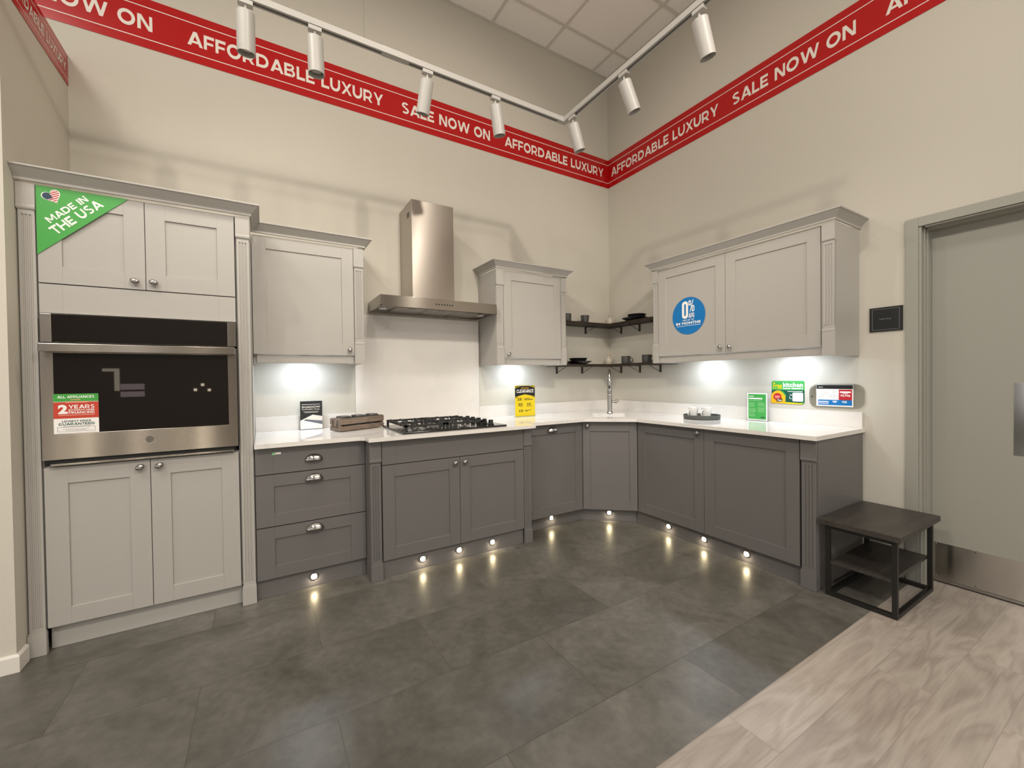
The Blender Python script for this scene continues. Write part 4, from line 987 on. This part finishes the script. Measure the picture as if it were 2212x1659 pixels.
# ------------------------------------------------------------------ tray with mugs, shelf crockery
def mug(name, label, loc, h, r0, r1, m, ang, group, foot=.006, hs=.7):
    T = Thing(name, label, 'mug', loc, FB, group); x, y, z = loc
    T.part('cup', MB().lathe([(0, 0), (r0*.8, 0), (r0*.95, .003), (r0+(r1-r0)*.15, .018), (r0+(r1-r0)*.7, h*.6), (r1, h), (r1-.003, h), (r0+(r1-r0)*.6-.004, h*.55), (r0*.85, .008), (0, .006)], 32, loc), m, smooth=True)
    ux, uy = math.cos(ang), math.sin(ang); rm = (r0+r1)/2
    pts = []
    for k in range(11):
        a = -PI*.5+PI*k/10; q = rm-.002+.030*math.cos(a)*hs*1.2; pts.append((x+ux*q, y+uy*q, z+h*.48+h*.32*math.sin(a)))
    T.part('handle', MB().tube(pts, .0045, 8), m, smooth=True)
    return T
tx_, ty_ = -.235, -1.285
T = Thing('tray', 'round dark grey tray with upright rim on the right counter', 'tray', (tx_, ty_, .8975))
T.part('tray_body', MB().lathe([(0, 0), (.132, 0), (.138, .004), (.140, .034), (.137, .034), (.135, .008), (0, .006)], 48, (tx_, ty_, .8975)), 'tray_grey', smooth=True)
for (mx_, my_), lab in (((-.275, -1.237), 'white mug on the tray, nearer the sink'), ((-.235, -1.330), 'white mug on the tray, nearer the green card')):
    mug('mug', lab, (mx_, my_, .9042), .088, .026, .041, 'white_ceramic', PI*.93, 'white mugs on the tray')

def lshelf(name, label, z0, brk):
    T = Thing(name, label, 'shelf', (-.1, -.1, z0))
    d = .208
    T.part('board', MB().prism_z([(-.0015, -.0015), (-.8795, -.0015), (-.8795, -d), (-d, -d), (-d, -.8895), (-.0015, -.8895)], z0, z0+.022), 'walnut_shelf', bevel=.0015)
    for wall, p in brk:
        mb = MB(); w_ = .011
        if wall == 'b':
            mb.box(p-w_, p+w_, -.006, -.0012, z0-.072, z0-.0008); mb.box(p-w_, p+w_, -.165, -.0062, z0-.004, z0-.0008); mb.tube([(p, -.004, z0-.066), (p, -.155, z0-.006)], .0028, 6)
        else:
            mb.box(-.006, -.0012, p-w_, p+w_, z0-.072, z0-.0008); mb.box(-.165, -.0062, p-w_, p+w_, z0-.004, z0-.0008); mb.tube([(-.004, p, z0-.066), (-.155, p, z0-.006)], .0028, 6)
        T.part('bracket', mb, 'steel_bracket', label='dark steel strut bracket')
lshelf('corner_shelf', 'upper dark wood L-shaped corner shelf between the wall cabinets', 1.785, (('b', -.352), ('r', -.178), ('r', -.432), ('b', -.74), ('r', -.70)))
lshelf('corner_shelf', 'lower dark wood L-shaped corner shelf above the sink', 1.362, (('b', -.742), ('b', -.405), ('r', -.172), ('r', -.432), ('r', -.687)))
ZU, ZL = 1.8075, 1.3845
GM = 'charcoal mugs on the corner shelves'
mug('mug', 'charcoal mug on the upper shelf half hidden by the wall cabinet edge', (-.69, -.11, ZU), .082, .044, .046, 'charcoal_ceramic', PI*.6, GM)
mug('mug', 'charcoal mug on the upper shelf, left of the upper cream jug', (-.452, -.11, ZU), .080, .036, .044, 'charcoal_ceramic', -PI*.86, GM)
mug('mug', 'charcoal mug on the lower shelf, right of the lower cream jug', (-.12, -.352, ZL), .077, .044, .046, 'charcoal_ceramic', -PI*.32, GM)
mug('mug', 'charcoal mug on the lower shelf partly hidden by the right wall cabinet', (-.12, -.622, ZL), .077, .044, .046, 'charcoal_ceramic', -PI*.4, GM)
def jug(label, loc, s, m):
    T = Thing('jug', label, 'jug', loc, FB, 'cream jugs on the corner shelves'); x, y, z = loc
    T.part('body', MB().lathe([(0, 0), (.036*s, 0), (.042*s, .012*s), (.045*s, .035*s), (.040*s, .055*s), (.020*s, .070*s), (.0135*s, .078*s), (.0135*s, .092*s), (.018*s, .100*s), (.014*s, .100*s), (.010*s, .085*s), (.008*s, .07*s)], 28, loc), m, smooth=True)
    ux, uy = math.cos(-PI*.2), math.sin(-PI*.2)
    pts = [(x+ux*q*s, y+uy*q*s, z+h*s) for q, h in ((.012, .092), (.022, .104), (.034, .104), (.042, .092), (.042, .074), (.036, .060), (.034, .052))]
    T.part('handle', MB().tube(pts, .0042*s, 8), m, smooth=True)
jug('small cream jug on the upper corner shelf, in the very corner', (-.098, -.105, ZU), 1.05, 'cream_ceramic')
jug('small cream jug on the lower corner shelf, in the very corner', (-.118, -.105, ZL), 1.04, 'cream_ceramic')
def plate(label, loc, r, group):
    single('plate', label, 'plate', MB().lathe([(0, 0), (r*.55, 0), (r*.62, .003), (r*.97, .024), (r, .027), (r*.985, .029), (r*.6, .008), (0, .006)], 48, loc), 'black_ceramic', loc, FB, group, smooth=True)
def bowl(label, loc, r, group):
    single('bowl', label, 'bowl', MB().lathe([(0, 0), (r*.62, 0), (r*.68, .003), (r*.96, .045), (r, .050), (r*.98, .052), (r*.93, .045), (r*.6, .010), (0, .008)], 48, loc), 'black_ceramic', loc, FB, group, smooth=True)
plate('black plate on the upper shelf, under a bowl, near the right wall cabinet', (-.118, -.475, ZU), .125, 'black plates on the corner shelves')
bowl('black bowl stacked on a plate on the upper shelf', (-.118, -.500, ZU+.0085), .092, 'black bowls on the corner shelves')
plate('black plate on the lower shelf, under a bowl, beside the narrow wall cabinet', (-.55, -.13, ZL), .125, 'black plates on the corner shelves')
bowl('black bowl stacked on a plate on the lower shelf', (-.565, -.13, ZL+.0085), .092, 'black bowls on the corner shelves')

# ------------------------------------------------------------------ side table
T = Thing('side_table', 'small dark wood side table with black metal frame beside the end cabinet', 'table', (-.335, -2.452, 0))
a0, a1, c0, c1 = -.635, -.028, -2.640, -2.283
T.part('tabletop', MB().box(a0, a1, c0, c1, .403, .433), 'dark_table_wood', bevel=.002)
i0, i1, j0, j1 = a0+.030, a1-.030, c0+.022, c1-.022; q = .022
for x in (i0, i1-q):
    for yy in (j0, j1-q): T.part('leg', MB().box(x, x+q, yy, yy+q, .001, .4025), 'black_steel', bevel=.001)
for z in (.001, .380):
    mb = MB()
    for yy in (j0, j1-q): mb.box(i0+q+.0002, i1-q-.0002, yy, yy+q, z, z+q)
    for x in (i0, i1-q): mb.box(x, x+q, j0+q+.0002, j1-q-.0002, z, z+q)
    T.part('frame_rail', mb, 'black_steel')
T.part('lower_shelf', MB().box(i0+.004, i1-.004, j0+.0225, j1-.0225, .182, .198), 'dark_table_wood', bevel=.001)

# ------------------------------------------------------------------ wall banner
def banner(name, label, frame, x0, x1, z0, z1, y, words, lz=(.178, .822), cap=.30):
    T = Thing(name, label, 'banner', ((x0+x1)/2, y, z0), frame)
    T.part('strip', MB().box(x0, x1, y-.002, y, z0, z1), 'red_vinyl')
    h = z1-z0; t = MB()
    for f in lz: t.plate(rect(x0+.001, x1-.001, z0+h*f-h*.009, z0+h*f+h*.009), y-.0022, .0004)
    T.part('white_line', t, 'white_print')
    t = MB(); zc = z0+h*.5
    for s_, a, b in words: t.text(s_, a, b, zc-h*cap/2, zc+h*cap/2, y-.0028, .032)
    T.part('lettering', t, 'white_print')
AL, SN = 'AFFORDABLE LUXURY', 'SALE NOW ON'
banner('wall_banner', 'red AFFORDABLE LUXURY sale banner along the back wall above the hood', FB, -6.2, -.003, 3.336, 3.641, -.0012,
       ((AL, -6.09, -4.84), (SN, -4.69, -3.873), (AL, -3.699, -2.452), (SN, -2.299, -1.481), (AL, -1.323, -.073)))
banner('wall_banner', 'red AFFORDABLE LUXURY sale banner along the right wall towards the door', FR, .003, 7.0, 3.336, 3.641, -.0012,
       ((AL, .055, 1.300), (SN, 1.425, 2.243), (AL, 2.392, 3.64), (SN, 3.79, 4.61), (AL, 4.77, 6.02)))
banner('wall_banner', 'small red sale banner on the left partition above the oven housing', FP, -.749, -.002, 2.978, 3.1535, 4.2588, ((AL, -.735, -.035),))

# ------------------------------------------------------------------ track lighting
ZK = 3.0; XK, YK = -1.508, -1.128
T = Thing('lighting_track', 'white L-shaped lighting track hung below the ceiling', 'lighting track', (XK, YK, ZK))
hw = .0175
T.part('rail', MB().box(-4.9, XK-.0505, YK-hw, YK+hw, ZK, ZK+.032), 'track_white', bevel=.001)
T.part('rail', MB().box(XK-hw, XK+hw, -2.235, YK-.0505, ZK, ZK+.032), 'track_white', bevel=.001)
T.part('corner_connector', MB().prism_z([(XK-.05, YK-hw), (XK-hw, YK-hw), (XK-hw, YK-.05), (XK+hw, YK-.05), (XK+hw, YK+hw), (XK-.05, YK+hw)], ZK-.0008, ZK+.033), 'track_white', bevel=.001)
T.part('joiner', MB().box(-2.74, -2.60, YK-hw-.001, YK+hw+.001, ZK-.001, ZK+.033), 'track_white', bevel=.001)
s_ = MB()
for a, d in ((-4.88, -2.745), (-2.595, -1.57)): s_.box(a, d, YK-.006, YK+.006, ZK-.0012, ZK-.0001)
s_.box(XK-.006, XK+.006, -2.22, -1.19, ZK-.0012, ZK-.0001)
T.part('slot', s_, 'slot_dark')
for x, yy in ((-2.834, YK), (-4.4, YK), (XK, -2.18)): T.part('suspension_wire', MB().tube([(x, yy, ZK+.032), (x, yy, ZC-.001)], .0007, 6), 'nickel')
def spot(label, x, y, axis, d, power=60):
    T = Thing('track_spotlight', label, 'spotlight', (x, y, ZK-.001), FB, 'white spotlights on the lighting track')
    ad = MB()
    if axis == 'x': ad.box(x-.03, x+.03, y-.015, y+.015, ZK-.022, ZK-.002)
    else: ad.box(x-.015, x+.015, y-.03, y+.03, ZK-.022, ZK-.002)
    T.part('adapter', ad, 'track_white', bevel=.001)
    dz = Vector(d).normalized(); piv = Vector((x, y, ZK-.050))
    T.part('bracket', MB().tube([(x, y, ZK-.021), (x, y, ZK-.045), tuple(piv+dz*.012)], .006, 10), 'track_white', smooth=True)
    Rm = Vector((0, 0, 1)).rotation_difference(dz).to_matrix(); o = piv+dz*.004
    r = .0375
    hs = T.part('housing', MB().lathe([(0, 0), (r-.003, 0), (r, .003), (r, .172), (r-.0025, .172), (r-.004, .158), (r-.004, .150)], 36, tuple(o), Rm), 'track_white', smooth=True)
    T.part('lens', MB().lathe([(0, .1605), (.020, .161), (r-.0045, .152), (r-.006, .150), (0, .150)], 28, tuple(o), Rm), 'lens_grey', hs, smooth=True)
    L_ = bpy.data.lights.new('spot_lamp', 'SPOT'); L_.energy = power; L_.color = WARM; L_.spot_size = math.radians(140); L_.spot_blend = 1.0; L_.shadow_soft_size = .02
    lo = bpy.data.objects.new('spot_lamp', L_); C.objects.link(lo); lo.parent = T.o
    p = o+dz*.18-Vector((x, y, ZK-.001)); lo.location = p; lo.rotation_euler = dz.to_track_quat('-Z', 'Y').to_euler()
P0 = P_TRACK
spot('white spotlight at the left end of the track, cropped by the top edge', -3.36, YK, 'x', (0, .16, -1), P0*.6)
spot('white spotlight second from the left on the track, above the word AFFORDABLE', -3.07, YK, 'x', (.03, .04, -1), P0)
spot('white spotlight third from the left, tilted towards the back wall', -2.49, YK, 'x', (-.06, .36, -1), P0)
spot('white spotlight fourth from the left, nearest left of the track corner', -2.05, YK, 'x', (.22, .10, -1), P0)
spot('white spotlight just right of the track corner, nearest the wall corner', XK, -1.22, 'y', (.34, -.02, -1), P0*1.15)
spot('white spotlight in the middle of the right arm of the track', XK, -1.68, 'y', (.40, -.10, -1), P0*1.1)
spot('white spotlight at the free right end of the track', XK, -2.16, 'y', (.32, -.05, -1), P0)

# ------------------------------------------------------------------ plinth and cabinet lights
def light(T, kind, loc, power, col, rot=None, size=.03, angle=None):
    L_ = bpy.data.lights.new('lamp_glow', kind); L_.energy = power; L_.color = col
    if kind == 'AREA': L_.size = size; L_.shape = 'DISK'
    if kind == 'SPOT': L_.spot_size = math.radians(angle or 120); L_.spot_blend = .8; L_.shadow_soft_size = size
    lo = bpy.data.objects.new('lamp_glow', L_); C.objects.link(lo); lo.parent = T.o
    lo.location = Vector(loc)-Vector(T.org)
    if rot: lo.rotation_euler = rot
def plinth_light(label, x, yf, z, frame):
    T = Thing('plinth_light', label, 'plinth light', (x, yf, z), frame, 'small square plinth lights')
    T.part('bezel', MB().lathe([(0, .0005), (.022, .0005), (.0225, .003), (.0205, .006), (.0175, .006), (.017, .003), (0, .0028)], 28, (x, yf, z), Matrix.Rotation(PI/2, 3, 'X')), 'dark_chrome', smooth=True)
    T.part('lens', MB().prism(rrect(.0145, .0145, .003), lambda p: (x+p[0], yf-.003, z+p[1]), lambda p: (x+p[0]*.9, yf-.0065, z+p[1]*.9)), 'plinth_glow', label='glowing warm square lens')
    light(T, 'AREA', (x, yf-.008, z), .5, (1.0, .84, .60), (math.radians(62), 0, 0), .03)
plinth_light('plinth light under the drawer cabinet', -3.075, -.6285, .063, FB)
plinth_light('plinth light under the left hob cabinet door', -2.436, -.7525, .065, FB)
plinth_light('plinth light midway under the hob cabinet, below the door gap', -2.176, -.7525, .065, FB)
plinth_light('plinth light under the right hob cabinet door', -1.914, -.7525, .064, FB)
plinth_light('plinth light under the cup handled unit right of the hob cabinet', -1.268, -.5925, .075, FB)
plinth_light('plinth light under the angled corner unit', .222, .0595, .072, FD)
plinth_light('plinth light under the knobbed unit right of the corner', 1.232, -.5855, .061, FR)
plinth_light('plinth light midway under the right run, below the gap between its two doors', 1.540, -.5855, .059, FR)
plinth_light('plinth light at the right end of the plinth, under the wide door', 1.849, -.5855, .061, FR)
def puck(label, x, frame, p=P_PUCK):
    T = Thing('under_cabinet_light', label, 'cabinet light', (x, -.17, 1.424), frame, 'under-cabinet lights')
    T.part('body', MB().lathe([(0, 0), (.034, 0), (.036, -.003), (.036, -.011), (.030, -.012), (.030, -.0095), (0, -.0095)], 28, (x, -.17, 1.4245)), 'nickel', smooth=True)
    T.part('lens', MB().lathe([(0, -.0118), (.029, -.0118), (.029, -.0098), (0, -.0098)], 28, (x, -.17, 1.4245)), 'puck_glow')
    light(T, 'AREA', (x, -.17, 1.4105), p, COOL, None, .055)
puck('cool white puck light under the wall cabinet left of the hood', -3.075, FB)
puck('cool white puck light under the narrow wall cabinet right of the hood', -1.28, FB)
puck('cool white puck light under the left door of the right wall cabinet', 1.235, FR)
puck('cool white puck light under the right door of the right wall cabinet', 1.905, FR)
# downlights, lit openings and added streak strips at the far end, seen only as reflections
for k, (x, z) in enumerate(((-.76, 1.72), (-.60, 1.72), (-1.0, 1.34), (-.82, 1.34), (-.60, 1.34), (-.94, 1.07), (-.65, 1.07), (-4.59, 1.09), (-4.34, 1.08), (-4.46, 1.20))):
    struct('window_%d' % (k+5), MB().box(x-.028, x+.028, -9.499, -9.49, z-.028, z+.028), 'downlight_glow')  # small square panels standing for downlights
for k, (x0, x1, z0, z1, m_) in enumerate(((-5.92, -5.84, 1.10, 1.56, 'doorway_glow'), (-6.1, -5.92, 1.50, 1.56, 'doorway_glow'), (-5.83, -5.45, .97, 1.08, 'window_glow'), (-5.83, -5.45, 1.12, 1.24, 'window_glow'),
        (-6.76, -6.70, .02, .24, 'strip_glow'), (-6.42, -6.28, .02, .24, 'strip_glow'), (-5.60, -5.52, .02, .24, 'strip_glow'), (-5.17, -5.13, .02, .2, 'strip_glow'), (-4.88, -4.82, .02, .2, 'strip_glow'), (-4.54, -4.38, .02, .24, 'strip_glow'))):  # low glowing strips added only for highlights on the oven steel
    struct('window_%d' % (k+15), MB().box(x0, x1, -9.499, -9.49, z0, z1), m_)
